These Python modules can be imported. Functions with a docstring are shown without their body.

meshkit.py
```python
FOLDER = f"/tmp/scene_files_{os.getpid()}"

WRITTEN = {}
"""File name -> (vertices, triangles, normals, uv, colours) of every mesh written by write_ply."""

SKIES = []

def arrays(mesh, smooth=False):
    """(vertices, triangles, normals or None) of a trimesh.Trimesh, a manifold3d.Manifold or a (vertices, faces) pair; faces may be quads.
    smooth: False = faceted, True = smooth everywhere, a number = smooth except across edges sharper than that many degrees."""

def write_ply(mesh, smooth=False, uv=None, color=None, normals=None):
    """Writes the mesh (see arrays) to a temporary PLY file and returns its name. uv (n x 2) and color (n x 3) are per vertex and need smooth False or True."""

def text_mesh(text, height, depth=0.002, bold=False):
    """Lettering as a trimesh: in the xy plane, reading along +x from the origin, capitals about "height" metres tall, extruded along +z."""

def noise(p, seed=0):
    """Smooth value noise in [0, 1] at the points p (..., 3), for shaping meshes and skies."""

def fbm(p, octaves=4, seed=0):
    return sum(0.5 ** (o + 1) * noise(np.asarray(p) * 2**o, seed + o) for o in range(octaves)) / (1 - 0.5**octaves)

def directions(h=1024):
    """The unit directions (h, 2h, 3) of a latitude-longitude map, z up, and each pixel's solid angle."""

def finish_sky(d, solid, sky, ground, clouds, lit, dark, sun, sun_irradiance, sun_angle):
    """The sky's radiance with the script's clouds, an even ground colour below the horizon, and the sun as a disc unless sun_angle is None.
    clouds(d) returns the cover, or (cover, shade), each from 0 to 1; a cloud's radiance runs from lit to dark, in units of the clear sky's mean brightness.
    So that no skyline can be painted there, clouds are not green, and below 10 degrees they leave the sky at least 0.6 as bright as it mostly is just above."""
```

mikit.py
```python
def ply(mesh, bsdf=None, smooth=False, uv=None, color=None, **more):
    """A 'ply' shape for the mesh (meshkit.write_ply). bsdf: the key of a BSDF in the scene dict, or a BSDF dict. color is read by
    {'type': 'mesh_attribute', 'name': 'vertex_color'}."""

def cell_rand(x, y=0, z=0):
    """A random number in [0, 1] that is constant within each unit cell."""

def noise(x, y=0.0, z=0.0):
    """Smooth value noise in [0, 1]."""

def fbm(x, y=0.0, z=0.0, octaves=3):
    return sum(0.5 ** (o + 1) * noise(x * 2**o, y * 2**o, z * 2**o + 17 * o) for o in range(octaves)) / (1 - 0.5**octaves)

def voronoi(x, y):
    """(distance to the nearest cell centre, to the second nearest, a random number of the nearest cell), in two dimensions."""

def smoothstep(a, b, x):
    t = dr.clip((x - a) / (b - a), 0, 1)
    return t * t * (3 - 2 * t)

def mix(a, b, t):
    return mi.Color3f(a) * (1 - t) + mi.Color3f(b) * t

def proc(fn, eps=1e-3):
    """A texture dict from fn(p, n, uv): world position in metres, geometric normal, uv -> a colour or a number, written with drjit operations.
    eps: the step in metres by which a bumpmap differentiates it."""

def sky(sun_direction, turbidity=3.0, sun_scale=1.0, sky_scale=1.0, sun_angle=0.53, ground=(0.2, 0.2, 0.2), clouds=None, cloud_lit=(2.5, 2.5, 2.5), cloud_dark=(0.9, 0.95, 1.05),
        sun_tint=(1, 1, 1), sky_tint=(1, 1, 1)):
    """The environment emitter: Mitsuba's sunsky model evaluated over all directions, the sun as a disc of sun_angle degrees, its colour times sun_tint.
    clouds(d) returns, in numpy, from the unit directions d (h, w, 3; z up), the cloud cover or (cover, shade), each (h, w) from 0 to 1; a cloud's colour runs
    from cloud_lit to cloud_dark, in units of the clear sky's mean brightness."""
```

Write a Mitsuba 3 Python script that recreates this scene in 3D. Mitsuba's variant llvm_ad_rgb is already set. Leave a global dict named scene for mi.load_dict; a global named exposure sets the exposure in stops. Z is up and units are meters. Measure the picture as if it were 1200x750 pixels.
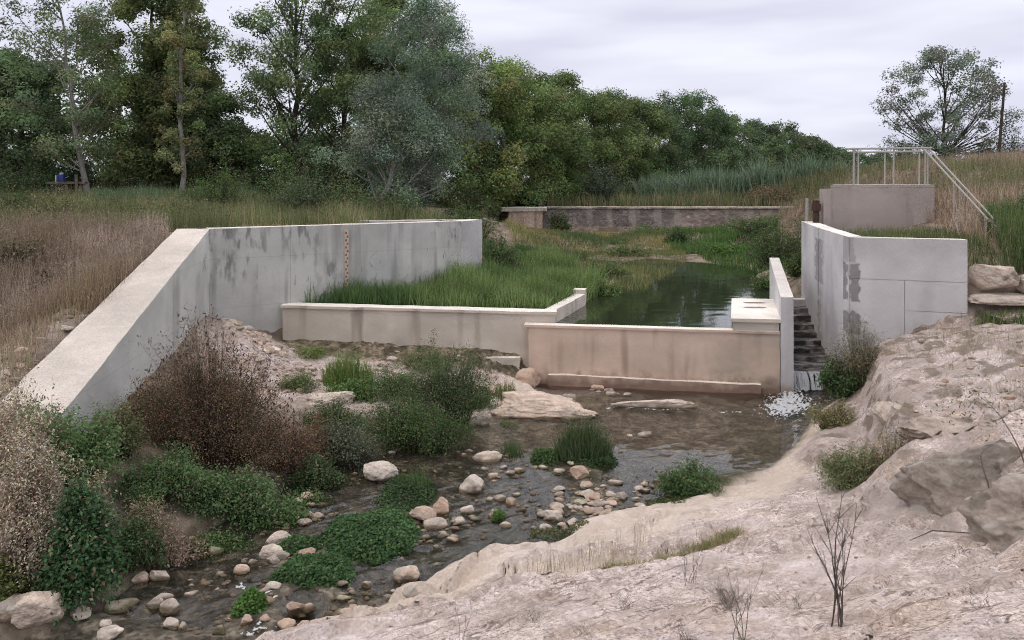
import math, random
import numpy as np, trimesh, mitsuba as mi, mikit, meshkit, drjit as dr
from scipy.interpolate import LinearNDInterpolator, RegularGridInterpolator
from scipy.ndimage import gaussian_filter
from mikit import ply, proc, noise, fbm, smoothstep, mix, voronoi
T = mi.ScalarTransform4f
scene, labels = {}, {}
# ------------------------------------------------------------------ camera, sky, exposure
EYE = [0, 0, 5.1]
scene['camera'] = {'type': 'perspective', 'fov': 66.0, 'fov_axis': 'x', 'near_clip': 0.1, 'far_clip': 2000.0,
                   'principal_point_offset_y': (375 - 212) / 750.0,
                   'to_world': T().look_at(origin=EYE, target=[0, 10, 5.1], up=[0, 0, 1])}

def sky_cover(d):
    z = np.maximum(d[..., 2], 0.03)
    q = np.stack([d[..., 0] * 3.0, d[..., 1] * 3.0, d[..., 2] * 12], -1)
    a = meshkit.fbm(q * .8 + 3.1, 5, 5)
    b = meshkit.fbm(q * np.array([1.0, 1.0, 1.9]) + 9.7 + 1.2 * a[..., None], 5, 8)
    s = np.clip((a * .6 + b * .4 - .37) * 3.4 * (1 - .5 * z) + .34 - .6 * z, 0, 1)
    cover = np.clip(.86 + .3 * (b - .4), 0, 1)
    return cover, s
scene['sky'] = mikit.sky([-.35, -.25, .9], turbidity=4, sun_scale=.10, sun_angle=25, clouds=sky_cover,
                         cloud_lit=(2.93, 2.90, 3.02), cloud_dark=(1.76, 1.76, 2.06), sky_tint=(1.05, 1.0, 1.0), sun_tint=(1, .97, .92), ground=(.12, .11, .09))
exposure = 2.0

# ------------------------------------------------------------------ naming helpers
def numbered(key):
    if key not in used: used.add(key); return key
    n = 1
    while f'{key}_{n:03d}' in used: n += 1
    used.add(f'{key}_{n:03d}'); return f'{key}_{n:03d}'
used = set()
def tag(key, label=None, cat=None, group=None, kind=None):
    d = {}
    if label: d['label'] = label
    if cat: d['category'] = cat
    if group: d['group'] = group
    if kind: d['kind'] = kind
    labels[key] = d
def thing(name, label, cat, group=None, kind=None):
    k = numbered(name); tag(k, label, cat, group, kind); return k
def put(parent, part, mesh, bsdf, smooth=False, uv=None, color=None, label=None, kind=None):
    k = numbered(parent + '__' + part)
    scene[k] = ply(mesh, bsdf, smooth=smooth, uv=uv, color=color)
    if label or kind: tag(k, label, None, None, kind)
    return k
def whole(name, label, cat, mesh, bsdf, smooth=False, uv=None, color=None, group=None, kind=None):
    k = thing(name, label, cat, group, kind)
    scene[k] = ply(mesh, bsdf, smooth=smooth, uv=uv, color=color); return k

# ------------------------------------------------------------------ mesh helpers
def tubes(P, R, sides=3):
    """n paths of k points (n,k,3) with radii (n,k)."""
    P = np.asarray(P, float); R = np.asarray(R, float); n, k, _ = P.shape
    t = np.gradient(P, axis=1); t /= np.linalg.norm(t, axis=2, keepdims=True) + 1e-9
    ref = np.where(np.abs(t[..., 2:3]) < .9, [0, 0, 1.], [1., 0, 0])
    u = np.cross(t, ref); u /= np.linalg.norm(u, axis=2, keepdims=True) + 1e-9
    v = np.cross(t, u); a = np.arange(sides) * 2 * np.pi / sides
    V = P[:, :, None] + R[:, :, None, None] * (np.cos(a)[:, None] * u[:, :, None] + np.sin(a)[:, None] * v[:, :, None])
    i = np.arange(k - 1)[:, None] * sides; s = np.arange(sides); s2 = (s + 1) % sides
    q = np.stack([i + s, i + s2, i + sides + s2, i + sides + s], -1).reshape(-1, 4)
    f = np.vstack([q[:, [0, 1, 2]], q[:, [0, 2, 3]]])
    F = (f[None] + (np.arange(n) * k * sides)[:, None, None]).reshape(-1, 3)
    return V.reshape(-1, 3), F
def join(parts):
    vs, fs, o = [], [], 0
    for v, f in parts: vs.append(v); fs.append(np.asarray(f) + o); o += len(v)
    return np.vstack(vs), np.vstack(fs)
def path_tube(pts, r, sides=8, cap=True):
    pts = np.asarray(pts, float); r = np.broadcast_to(r, len(pts))
    v, f = tubes(pts[None], r[None], sides)
    if cap:
        n = len(v); v = np.vstack([v, pts[0], pts[-1]]); s = np.arange(sides); s2 = (s + 1) % sides; e = (len(pts) - 1) * sides
        f = np.vstack([f, np.stack([s2, s, s * 0 + n], 1), np.stack([e + s, e + s2, s * 0 + n + 1], 1)])
    return v, f
def hexa(b, t):
    """solid from 4 bottom points and 4 top points, counter-clockwise seen from above."""
    v = np.array(list(b) + list(t), float)
    q = [[3, 2, 1, 0], [4, 5, 6, 7], [0, 1, 5, 4], [1, 2, 6, 5], [2, 3, 7, 6], [3, 0, 4, 7]]
    return trimesh.Trimesh(v, [[a, b_, c] for a, b_, c, d in q] + [[a, c, d] for a, b_, c, d in q], process=False)
def box(x0, x1, y0, y1, z0, z1):
    return hexa([(x0, y0, z0), (x1, y0, z0), (x1, y1, z0), (x0, y1, z0)], [(x0, y0, z1), (x1, y0, z1), (x1, y1, z1), (x0, y1, z1)])
def rough(m, size=.3, amp=.012, freq=2.5, seed=1):
    m = trimesh.Trimesh(m.vertices, m.faces, process=True)
    v, f = trimesh.remesh.subdivide_to_size(m.vertices, m.faces, size, max_iter=14)
    m = trimesh.Trimesh(v, f, process=True); v = np.array(m.vertices)
    d = np.stack([meshkit.fbm(v * freq + 7.3 * i, 3, seed + i) - .5 for i in range(3)], 1) * 2 * amp
    m.vertices = v + d
    return m
def wall(p, q, th, zb, zt, zt2=None, zb2=None):
    """upright wall whose seen face runs p -> q (seen face on the right of p->q reversed): thickness to the left of p->q."""
    p, q = np.array(p, float), np.array(q, float); d = (q - p) / np.linalg.norm(q - p); n = np.array([-d[1], d[0]]) * th
    zt2 = zt if zt2 is None else zt2; zb2 = zb if zb2 is None else zb2
    c = [p, q, q + n, p + n]; Z = [zt, zt2, zt2, zt]; B = [zb, zb2, zb2, zb]
    return hexa([(*a, b) for a, b in zip(c, B)], [(*a, z) for a, z in zip(c, Z)])
def leaves(c, nrm, rng, L, Wd, quad=True, droop=.0, along=None):
    """rhombic leaves at points c (n,3) with normals; returns mesh arrays."""
    n = len(c); nrm = nrm / (np.linalg.norm(nrm, axis=1, keepdims=True) + 1e-9)
    r = rng.normal(size=(n, 3)) if along is None else along + .5 * rng.normal(size=(n, 3))
    d = r - (r * nrm).sum(1, keepdims=True) * nrm; d /= np.linalg.norm(d, axis=1, keepdims=True) + 1e-9
    s = np.cross(nrm, d); L = np.broadcast_to(L, n)[:, None] * rng.uniform(.65, 1.25, (n, 1)); w = np.broadcast_to(Wd, n)[:, None] * rng.uniform(.7, 1.2, (n, 1)) / 2
    if quad:
        tip = c + d * L; tip[:, 2] -= droop * L[:, 0]
        V = np.stack([c, c + d * L * .42 + s * w, tip, c + d * L * .42 - s * w], 1).reshape(-1, 3)
        f = np.array([[0, 1, 2], [0, 2, 3]])
        return V, (f[None] + 4 * np.arange(n)[:, None, None]).reshape(-1, 3), 4
    V = np.stack([c - d * L * .4 + s * w, c - d * L * .4 - s * w, c + d * L * .6], 1).reshape(-1, 3)
    return V, np.arange(3 * n).reshape(-1, 3), 3
def palette(rng, n, cols, jit=.18, w=None):
    cols = np.array(cols, float); cols = .88 * cols + .12 * cols.mean(1, keepdims=True); i = rng.choice(len(cols), n, p=w)
    return np.clip(cols[i] * rng.uniform(1 - jit, 1 + jit, (n, 1)) * rng.uniform(.93, 1.07, (n, 3)), .004, .9)
def blades(rng, base, h, w, lean, cols, segs=2, curve=.5, wind=(0, 0)):
    """grass blades: base (n,3), h (n,), w scalar/array. -> verts, faces, colours"""
    n = len(base); a = rng.uniform(0, 2 * np.pi, n); b = rng.uniform(0, 2 * np.pi, n)
    ln = np.abs(rng.normal(0, lean, n)) * h
    D = np.stack([np.cos(a) * ln + wind[0] * h, np.sin(a) * ln + wind[1] * h, np.zeros(n)], 1)
    S = np.stack([np.cos(b), np.sin(b), np.zeros(n)], 1) * (np.broadcast_to(w, n) / 2)[:, None]
    up = np.stack([h * 0, h * 0, h], 1)
    if segs == 1:
        V = np.stack([base - S, base + S, base + up + D], 1).reshape(-1, 3); F = np.arange(3 * n).reshape(-1, 3); k = 3
    else:
        m = base + up * .55 + D * (.55 ** (1 + curve)); t = base + up * (1 - .25 * (ln / np.maximum(h, 1e-6)))[:, None] + D
        V = np.stack([base - S, base + S, m - S * .8, m + S * .8, t], 1).reshape(-1, 3); k = 5
        f = np.array([[0, 1, 3], [0, 3, 2], [2, 3, 4]]); F = (f[None] + 5 * np.arange(n)[:, None, None]).reshape(-1, 3)
    return V, F, np.repeat(cols, k, 0)
def cat_mesh(parts):
    o, vs, fs, cs = 0, [], [], []
    for v, f, c in parts: vs.append(v); fs.append(f + o); cs.append(c); o += len(v)
    return (np.vstack(vs), np.vstack(fs)), np.vstack(cs)

# ------------------------------------------------------------------ materials
C3 = lambda *c: mi.Color3f(*c)
def principled(fn, rough_=.85, spec=.35, bump=None, bscale=1.0, eps=.004):
    b = {'type': 'principled', 'base_color': proc(fn) if callable(fn) else {'type': 'rgb', 'value': fn}, 'roughness': rough_ if not callable(rough_) else proc(rough_), 'specular': spec}
    if bump is not None: b = {'type': 'bumpmap', 'nested': b, 'tex': proc(bump, eps), 'scale': bscale}
    return {'type': 'twosided', 'bsdf': b}

def ground_col(p, n, uv):
    rock, bed = uv.x, uv.y                       # masks kept per vertex: bare rock, river bed
    a = fbm(p.x * .8, p.y * .8, p.z * .8, 3); b = fbm(p.x * 5, p.y * 5, p.z * 5, 3); c = noise(p.x * 38, p.y * 38, p.z * 38); e = noise(p.x * 95, p.y * 95, p.z * 95)
    d1, d2, rnd = voronoi(p.x * 17 + .9 * b + p.z * 9, p.y * 17 + p.z * 11 + .6 * a)
    rk = mix(C3(.50, .42, .39), C3(.70, .61, .58), smoothstep(.3, .7, a * .5 + b * .5))
    rk = mix(rk, C3(.44, .335, .25), smoothstep(.5, .72, fbm(p.x * 1.7 + 5, p.y * 1.7, p.z * 1.7)) * .55)
    pit = smoothstep(.52, .82, c * .6 + e * .45) * smoothstep(.30, .62, fbm(p.x * 2.1, p.y * 2.1 + 3, p.z * 2.1, 3))
    rk = mix(rk, C3(.17, .135, .11), pit * .85)
    ss = (p.x * .40 - p.y * .92)
    crk = dr.abs(fbm(ss * 5.5, (p.x + p.y * .4) * .9, p.z * 2, 4) - .5)
    rk = mix(rk, C3(.17, .125, .105), smoothstep(.022, .004, crk) * smoothstep(.35, .6, fbm(p.x * 1.2, p.y * 1.2 + 7, p.z, 2)) * .75)
    grit = smoothstep(.25, .6, fbm(p.x * 1.6 + 4, p.y * 1.6, p.z * 2, 3))
    rk = rk * mix(C3(1, 1, 1), C3(.66, .62, .58) + .62 * C3(rnd, rnd, rnd), grit * .6) * (1 - .30 * grit * smoothstep(.16, .03, d2 - d1)) * (.80 + .40 * noise(p.x * 42, p.y * 42, p.z * 42)) * (.85 + .3 * noise(p.x * 180, p.y * 180, p.z * 180))
    dirt = smoothstep(.52, .70, fbm(p.x * 2.6 + 3, p.y * 2.6, p.z * 2.6, 4))
    rk = mix(rk, C3(.29, .235, .20), dirt * .38)
    rk = mix(rk, C3(.36, .30, .27), smoothstep(3.0, 5.6, p.x + 2.2 * (fbm(p.x * .9, p.y * .9 + 2, 0, 3) - .5)) * smoothstep(.35, .62, fbm(p.x * 2.3 + 8, p.y * 2.3, p.z * 2, 4)) * .8)
    rk = mix(rk, C3(.15, .12, .085) * (.6 + .8 * e), smoothstep(.50, .64, fbm(p.x * 3.3, p.y * 3.3, p.z * 5, 4)) * smoothstep(4.6, 5.4, p.x) * smoothstep(9.8, 11, p.y) * .7)
    so = mix(C3(.13, .10, .075), C3(.30, .245, .19), smoothstep(.35, .7, a * .4 + b * .6)) * (.7 + .6 * e)
    wet = mix(C3(.075, .060, .040), C3(.23, .18, .125), smoothstep(.3, .75, b)) * (.5 + .9 * rnd)
    wet = wet * mix(C3(.78, .86, .95), C3(1.18, 1.24, 1.28), smoothstep(13.2, 16., p.y))
    wet = mix(wet, C3(.055, .058, .024), smoothstep(.5, .7, a) * .5)
    rk = mix(rk, C3(.63, .53, .43), smoothstep(.38, .22, p.z) * smoothstep(3., 4., p.y) * .6)   # buff silt skin on the low ledge
    col = mix(so, rk, rock)
    low = smoothstep(.045, -.01, p.z + .04 * (b - .5)) * smoothstep(24, 20, p.y)
    col = mix(col, wet, dr.maximum(bed, low * .0))
    return mix(col, col * .5, low * (1 - bed))
def ground_bump(p, n, uv):
    b = fbm(p.x * 9, p.y * 9, p.z * 9, 4); e = noise(p.x * 60, p.y * 60, p.z * 60)
    d1, d2, r = voronoi(p.x * 16 + p.z * 3, p.y * 16)
    return .05 * b + .010 * e + uv.x * (.014 * noise(p.x * 28, p.y * 28, p.z * 28) + .012 * smoothstep(.5, .15, d1))
scene['ground_mat'] = principled(ground_col, .9, .25, ground_bump, 1.0, .006)

def stone_col(p, n, uv):                          # uv: a tone and a tint per stone
    a = fbm(p.x * 6, p.y * 6, p.z * 6, 4); e = noise(p.x * 45, p.y * 45, p.z * 45)
    c = mix(C3(.17, .145, .125), C3(.70, .61, .52), uv.x)
    c = mix(c, c * C3(1.03, .87, .78), smoothstep(.35, .75, uv.y)); c = mix(c, c * C3(.80, .86, .70), smoothstep(.3, .05, uv.y))
    c = c * (.5 + .8 * a) * (.80 + .4 * e)
    c = mix(c, C3(.09, .075, .055), smoothstep(.60, .75, fbm(p.x * 3 + 9, p.y * 3, p.z * 3, 3)) * .6)
    c = mix(c, C3(.50, .47, .42), smoothstep(.58, .72, fbm(p.x * 4.5 + 2, p.y * 4.5, p.z * 4.5 + 6, 4)) * .55)
    wet = smoothstep(.05, .012, p.z + .04 * (a - .5)) * smoothstep(19.5, 18, p.y)
    return mix(c, c * C3(.34, .31, .24), wet)
scene['stone_mat'] = principled(stone_col, .85, .3, lambda p, n, uv: .03 * fbm(p.x * 14, p.y * 14, p.z * 14, 4) + .007 * noise(p.x * 70, p.y * 70, p.z * 70), 1.0, .003)

def concrete(base, top, streak=.5, stain=(.12, .12, .11), spots=0., low=None, tar=False, seed=0., lines=0.):
    def fn(p, n, uv):
        h = p.x * .88 + p.y * .47 + seed
        a = fbm(p.x * 1.1 + seed, p.y * 1.1, p.z * 1.1, 4); b = fbm(p.x * 6, p.y * 6, p.z * 6 + seed, 3); e = noise(p.x * 50, p.y * 50, p.z * 50)
        c = C3(*base) * (.72 + .56 * a) * (.93 + .14 * e)
        st = fbm(h * 5.5, p.z * .45 + seed, 3.1, 3)
        c = mix(c, C3(*stain), smoothstep(.50, .80, st) * streak * smoothstep(.30, .65, fbm(h * .9 + 3, p.z * .5, 9.1, 3)) * 1.5)
        if seed > 7: c = mix(c, C3(.40, .36, .29) * (.7 + .6 * b), smoothstep(4.3, 5.3, p.x + 1.2 * (a - .5)) * smoothstep(.2, .5, fbm(h * 1.5, p.z * 1.5, 2, 3)) * .5)
        c = mix(c, c * .72, smoothstep(.02, .006, dr.abs(fbm(p.x * .8 + seed, p.y * .8, p.z * .8 + 5, 4) - .5)) * .07)
        c = mix(c, c * 1.18, smoothstep(.45, .2, fbm(h * 3., p.z * .35, 7.7, 2)) * .5)
        if spots:
            g = smoothstep(.47, .70, fbm(h * 9.0, p.z * 2.6, 1.7, 4)) * smoothstep(1.9, 3.0, p.z) * smoothstep(.36, .52, fbm(h * .6 + 2, p.z * .4, 0, 2))
            c = mix(c, C3(.15, .15, .145), g * spots)
        if lines:
            ln = dr.abs(h / lines - dr.floor(h / lines) - .5) * lines
            c = mix(c, c * .72, smoothstep(.02, .004, ln) * .8)
            lz = dr.abs(p.z / 1.25 - dr.floor(p.z / 1.25) - .5)
            c = mix(c, c * .8, smoothstep(.012, .003, lz) * .6)
        if tar:
            w = .16 * (b - .5)
            def bx(x0, x1, z0, z1, y0=0., y1=18.75): return smoothstep(y0 - .01, y0, p.y) * smoothstep(y1 + .01, y1, p.y) * smoothstep(x0 - .02, x0 + .02, p.x + w) * smoothstep(x1 + .02, x1 - .02, p.x + w) * smoothstep(z0 - .02, z0 + .02, p.z + w) * smoothstep(z1 + .02, z1 - .02, p.z + w)
            g = dr.maximum(bx(7.80, 7.99, 2.30, 3.18), bx(7.76, 8.0, 1.55, 2.06)); g = dr.maximum(g, bx(7.76, 7.90, 3.2, 3.9) * .5)
            g = dr.maximum(g, bx(7.83, 7.94, .4, 1.6) * .35); g = dr.maximum(g, bx(8.27, 8.42, 2.35, 3.52, 20.5, 22.) * .8); g = dr.maximum(g, bx(8.30, 8.36, .5, 2.4, 20.5, 22.) * .45)
            c = mix(c, C3(.20, .19, .19) * (.6 + .8 * b), g * .85)
        if low is not None:
            c = mix(c, C3(*low), smoothstep(low_z[0], low_z[1], p.z + .35 * (b - .5) + .3 * (st - .5)) * .85)
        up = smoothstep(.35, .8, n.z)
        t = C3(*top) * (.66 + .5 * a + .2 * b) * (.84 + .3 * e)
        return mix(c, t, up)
    low_z = (.45, .0)
    return fn
cbump = lambda p, n, uv: .012 * fbm(p.x * 7, p.y * 7, p.z * 7, 4) + .0015 * noise(p.x * 60, p.y * 60, p.z * 60)
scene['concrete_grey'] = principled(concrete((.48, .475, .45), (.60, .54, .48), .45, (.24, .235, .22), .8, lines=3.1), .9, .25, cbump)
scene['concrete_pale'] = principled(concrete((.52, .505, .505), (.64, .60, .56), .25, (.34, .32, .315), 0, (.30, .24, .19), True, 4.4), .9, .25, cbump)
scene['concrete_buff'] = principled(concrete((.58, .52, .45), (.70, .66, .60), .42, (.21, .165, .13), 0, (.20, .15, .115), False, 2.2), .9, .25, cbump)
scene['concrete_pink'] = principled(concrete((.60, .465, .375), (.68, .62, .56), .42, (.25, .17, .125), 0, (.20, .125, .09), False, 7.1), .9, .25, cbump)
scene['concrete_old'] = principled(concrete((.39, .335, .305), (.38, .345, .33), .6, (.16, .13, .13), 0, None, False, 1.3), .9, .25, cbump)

def masonry_col(p, n, uv):
    h = p.x; d1, d2, r = voronoi(h * 3.2, p.z * 6.5)
    c = mix(C3(.21, .185, .175), C3(.38, .33, .30), r) * (.7 + .6 * noise(p.x * 12, p.y * 12, p.z * 12))
    c = mix(c, C3(.09, .08, .075), smoothstep(.12, .03, d2 - d1))
    right = smoothstep(12.0, 14.0, h + 2 * noise(h * .8, p.z))
    c = mix(c, C3(.44, .36, .31) * (.6 + .6 * r), right * .75)
    c = mix(c, C3(.16, .14, .135), smoothstep(.45, .65, fbm(h * .55, p.z * .9, 2, 3)) * .55)
    drip = smoothstep(.56, .74, fbm(h * 2.1, p.z * .35, 1.1, 4))
    c = mix(c, C3(.42, .37, .33), drip * .75)
    return mix(c, C3(.50, .43, .37), smoothstep(.4, .8, n.z))
scene['masonry'] = principled(masonry_col, .9, .2, lambda p, n, uv: .08 * fbm(p.x * 5, p.y * 5, p.z * 5, 3))
def bark_fn(c0, c1):
    def fn(p, n, uv):
        return mix(C3(*c0), C3(*c1), fbm(p.x * 5, p.y * 5, p.z * 1.6, 3)) * (.7 + .6 * noise(p.x * 25, p.y * 25, p.z * 6))
    return fn
scene['bark_dark'] = principled(bark_fn((.035, .028, .022), (.085, .07, .055)), .9, .2)
scene['bark_pale'] = principled(bark_fn((.16, .15, .135), (.36, .345, .32)), .9, .2)
scene['wood_grey'] = principled(bark_fn((.13, .10, .085), (.25, .205, .17)), .9, .2)
VC = {'type': 'mesh_attribute', 'name': 'vertex_color'}
scene['leaf'] = {'type': 'principledthin', 'base_color': VC, 'roughness': .65, 'diff_trans': .55, 'eta': 1.33}
scene['stalk'] = {'type': 'twosided', 'bsdf': {'type': 'principled', 'base_color': VC, 'roughness': .9, 'specular': .2}}
scene['metal_grey'] = principled((.40, .38, .35), .6, .4)
scene['rust'] = principled(bark_fn((.035, .022, .018), (.085, .05, .038)), .85, .3)
scene['plastic_blue'] = principled((.03, .045, .25), .4, .5)
scene['plastic_white'] = principled((.6, .6, .6), .5, .5)
scene['gauge_white'] = principled((.5, .44, .38), .7, .3)
scene['gauge_red'] = principled((.30, .13, .07), .7, .3)
scene['dark_slot'] = principled((.05, .042, .03), .9, .2)
scene['water'] = {'type': 'dielectric', 'int_ior': 1.33, 'ext_ior': 1.0}
scene['deep_water'] = {'type': 'principled', 'base_color': {'type': 'rgb', 'value': [.020, .026, .014]}, 'roughness': .04, 'specular': .5}
scene['foam'] = {'type': 'principledthin', 'base_color': {'type': 'rgb', 'value': [.72, .75, .77]}, 'roughness': .5, 'diff_trans': .5, 'eta': 1.33}
def wetstep(p, n, uv):
    b = fbm(p.x * 6, p.y * 6, p.z * 6, 4)
    c = mix(C3(.045, .04, .037), C3(.30, .28, .27), smoothstep(.42, .72, fbm(p.x * 4, p.y * 9, p.z * 4, 4)))
    return c
scene['wet_stone'] = principled(wetstep, .22, .5, lambda p, n, uv: .05 * fbm(p.x * 12, p.y * 12, p.z * 12, 4))

# ------------------------------------------------------------------ terrain
def axis(lo, hi, fine, g):
    out = [0.0]
    while out[-1] < hi: out.append(out[-1] + max(fine, g * abs(out[-1]) * (1 if abs(out[-1]) < 62 else 2.6)))
    neg = [0.0]
    while neg[-1] > lo: neg.append(neg[-1] - max(fine, g * abs(neg[-1]) * (1 if abs(neg[-1]) < 30 else 2.6)))
    return np.array(neg[:0:-1] + out)
gx = axis(-280, 300, .05, .024); gy = axis(-6, 420, .052, .0122); 
ctrl = []
def c_(*pts): ctrl.extend(pts)
def pair(p, q, za, zb, off=.16, n=8, za2=None, zb2=None):
    """a step in the ground along p->q: za on the left side, zb on the right side."""
    p, q = np.array(p, float), np.array(q, float); d = (q - p) / np.linalg.norm(q - p); nn = np.array([-d[1], d[0]]) * off
    za2 = za if za2 is None else za2; zb2 = zb if zb2 is None else zb2
    for t in np.linspace(0, 1, n):
        m = p + (q - p) * t; ctrl.append((*(m + nn), za + (za2 - za) * t)); ctrl.append((*(m - nn), zb + (zb2 - zb) * t))
# right water's edge, lower river
c_(*[(-2.928, 8.727, 0), (-2.521, 8.959, 0), (-1.825, 9.369, 0), (-1.352, 9.757, 0), (-0.493, 10.59, 0), (-0.153, 10.883, 0), (0.624, 10.883, 0), (0.874, 11.22, 0), (0.85, 11.55, 0), (1.463, 11.96, 0), (2.119, 12.24, 0), (2.677, 12.369, 0), (3.205, 12.875, 0), (4.08, 13.464, 0), (4.643, 14.067, 0), (5.511, 15.201, 0), (6.233, 16.362, 0), (6.688, 17.262, 0)])
# river bed and its bars
c_(*[(-4.231, 9.773, -0.22), (-2.533, 9.364, -0.2), (-3.246, 9.997, -0.18), (-1.669, 10.284, -0.22), (-0.968, 11.181, -0.2), (-0.529, 12.212, -0.16), (0.0, 13.524, -0.14), (-1.511, 13.966, -0.16), (-2.448, 13.308, -0.2), (-3.415, 12.622, -0.2), (-4.102, 11.485, -0.22), (-4.439, 10.793, -0.25), (4.23, 15.635, -0.45), (3.958, 18.287, -0.6), (1.879, 17.364, -0.5), (0.758, 17.502, -0.45), (5.738, 17.674, -0.6), (7.278, 20.377, -0.7), (3.468, 20.026, -0.6), (5.62, 20.772, -0.7), (0.0, 15.646, -0.2), (2.195, 14.484, -0.12), (2.261, 13.057, -0.1), (1.176, 12.074, 0.03), (0.953, 12.584, 0.02), (1.397, 12.905, 0.03), (1.619, 12.467, 0.0), (0.714, 11.991, 0.0), (-1.956, 11.298, 0.05), (-2.079, 10.675, 0.04), (-1.699, 12.074, 0.03), (-2.658, 10.233, 0.05), (-3.319, 10.575, 0.03), (-3.086, 10.967, 0.02), (1.27, 14.674, 0.05), (1.579, 14.589, 0.0), (2.837, 13.107, 0.05), (3.357, 13.488, 0.02), (-1.293, 11.944, 0.02), (-1.084, 12.516, -0.02), (-2.285, 9.82, 0.02), (-3.137, 9.502, 0.03)])
# low buff ledge, then the pink shelf above it
c_(*[(-0.835, 9.648, 0.13), (0.0, 10.202, 0.22), (0.491, 10.074, 0.27), (1.393, 10.728, 0.27), (2.4, 11.088, 0.3), (3.302, 11.733, 0.3), (1.517, 10.012, 0.3), (2.199, 10.158, 0.34), (2.81, 10.384, 0.38), (-2.449, 8.381, 0.22), (-1.876, 8.667, 0.26), (-1.517, 8.763, 0.32), (-0.94, 8.957, 0.36), (-0.476, 8.798, 0.52), (0.0, 8.983, 0.55), (0.757, 9.079, 0.58), (1.409, 9.301, 0.55), (2.059, 9.512, 0.55), (2.687, 9.931, 0.5), (-1.255, 7.729, 0.6), (0.0, 7.076, 0.98), (0.73, 6.75, 1.17), (0.0, 8.071, 0.75), (0.871, 8.047, 0.85), (1.701, 7.858, 0.95), (1.383, 6.389, 1.38), (2.277, 6.011, 1.6), (2.974, 5.496, 1.9), (3.29, 5.067, 2.15), (2.66, 8.194, 0.95), (3.35, 7.739, 1.18), (3.932, 7.266, 1.42), (4.205, 6.476, 1.75), (3.346, 10.304, 0.55), (4.286, 11.0, 0.6), (3.932, 12.112, 0.25), (4.85, 13.181, 0.25), (4.433, 10.24, 0.8), (5.025, 9.286, 1.08), (5.266, 8.39, 1.35), (5.437, 11.683, 0.7), (5.61, 12.959, 0.5), (5.69, 14.605, 0.2), (6.224, 14.028, 0.5)])
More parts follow.
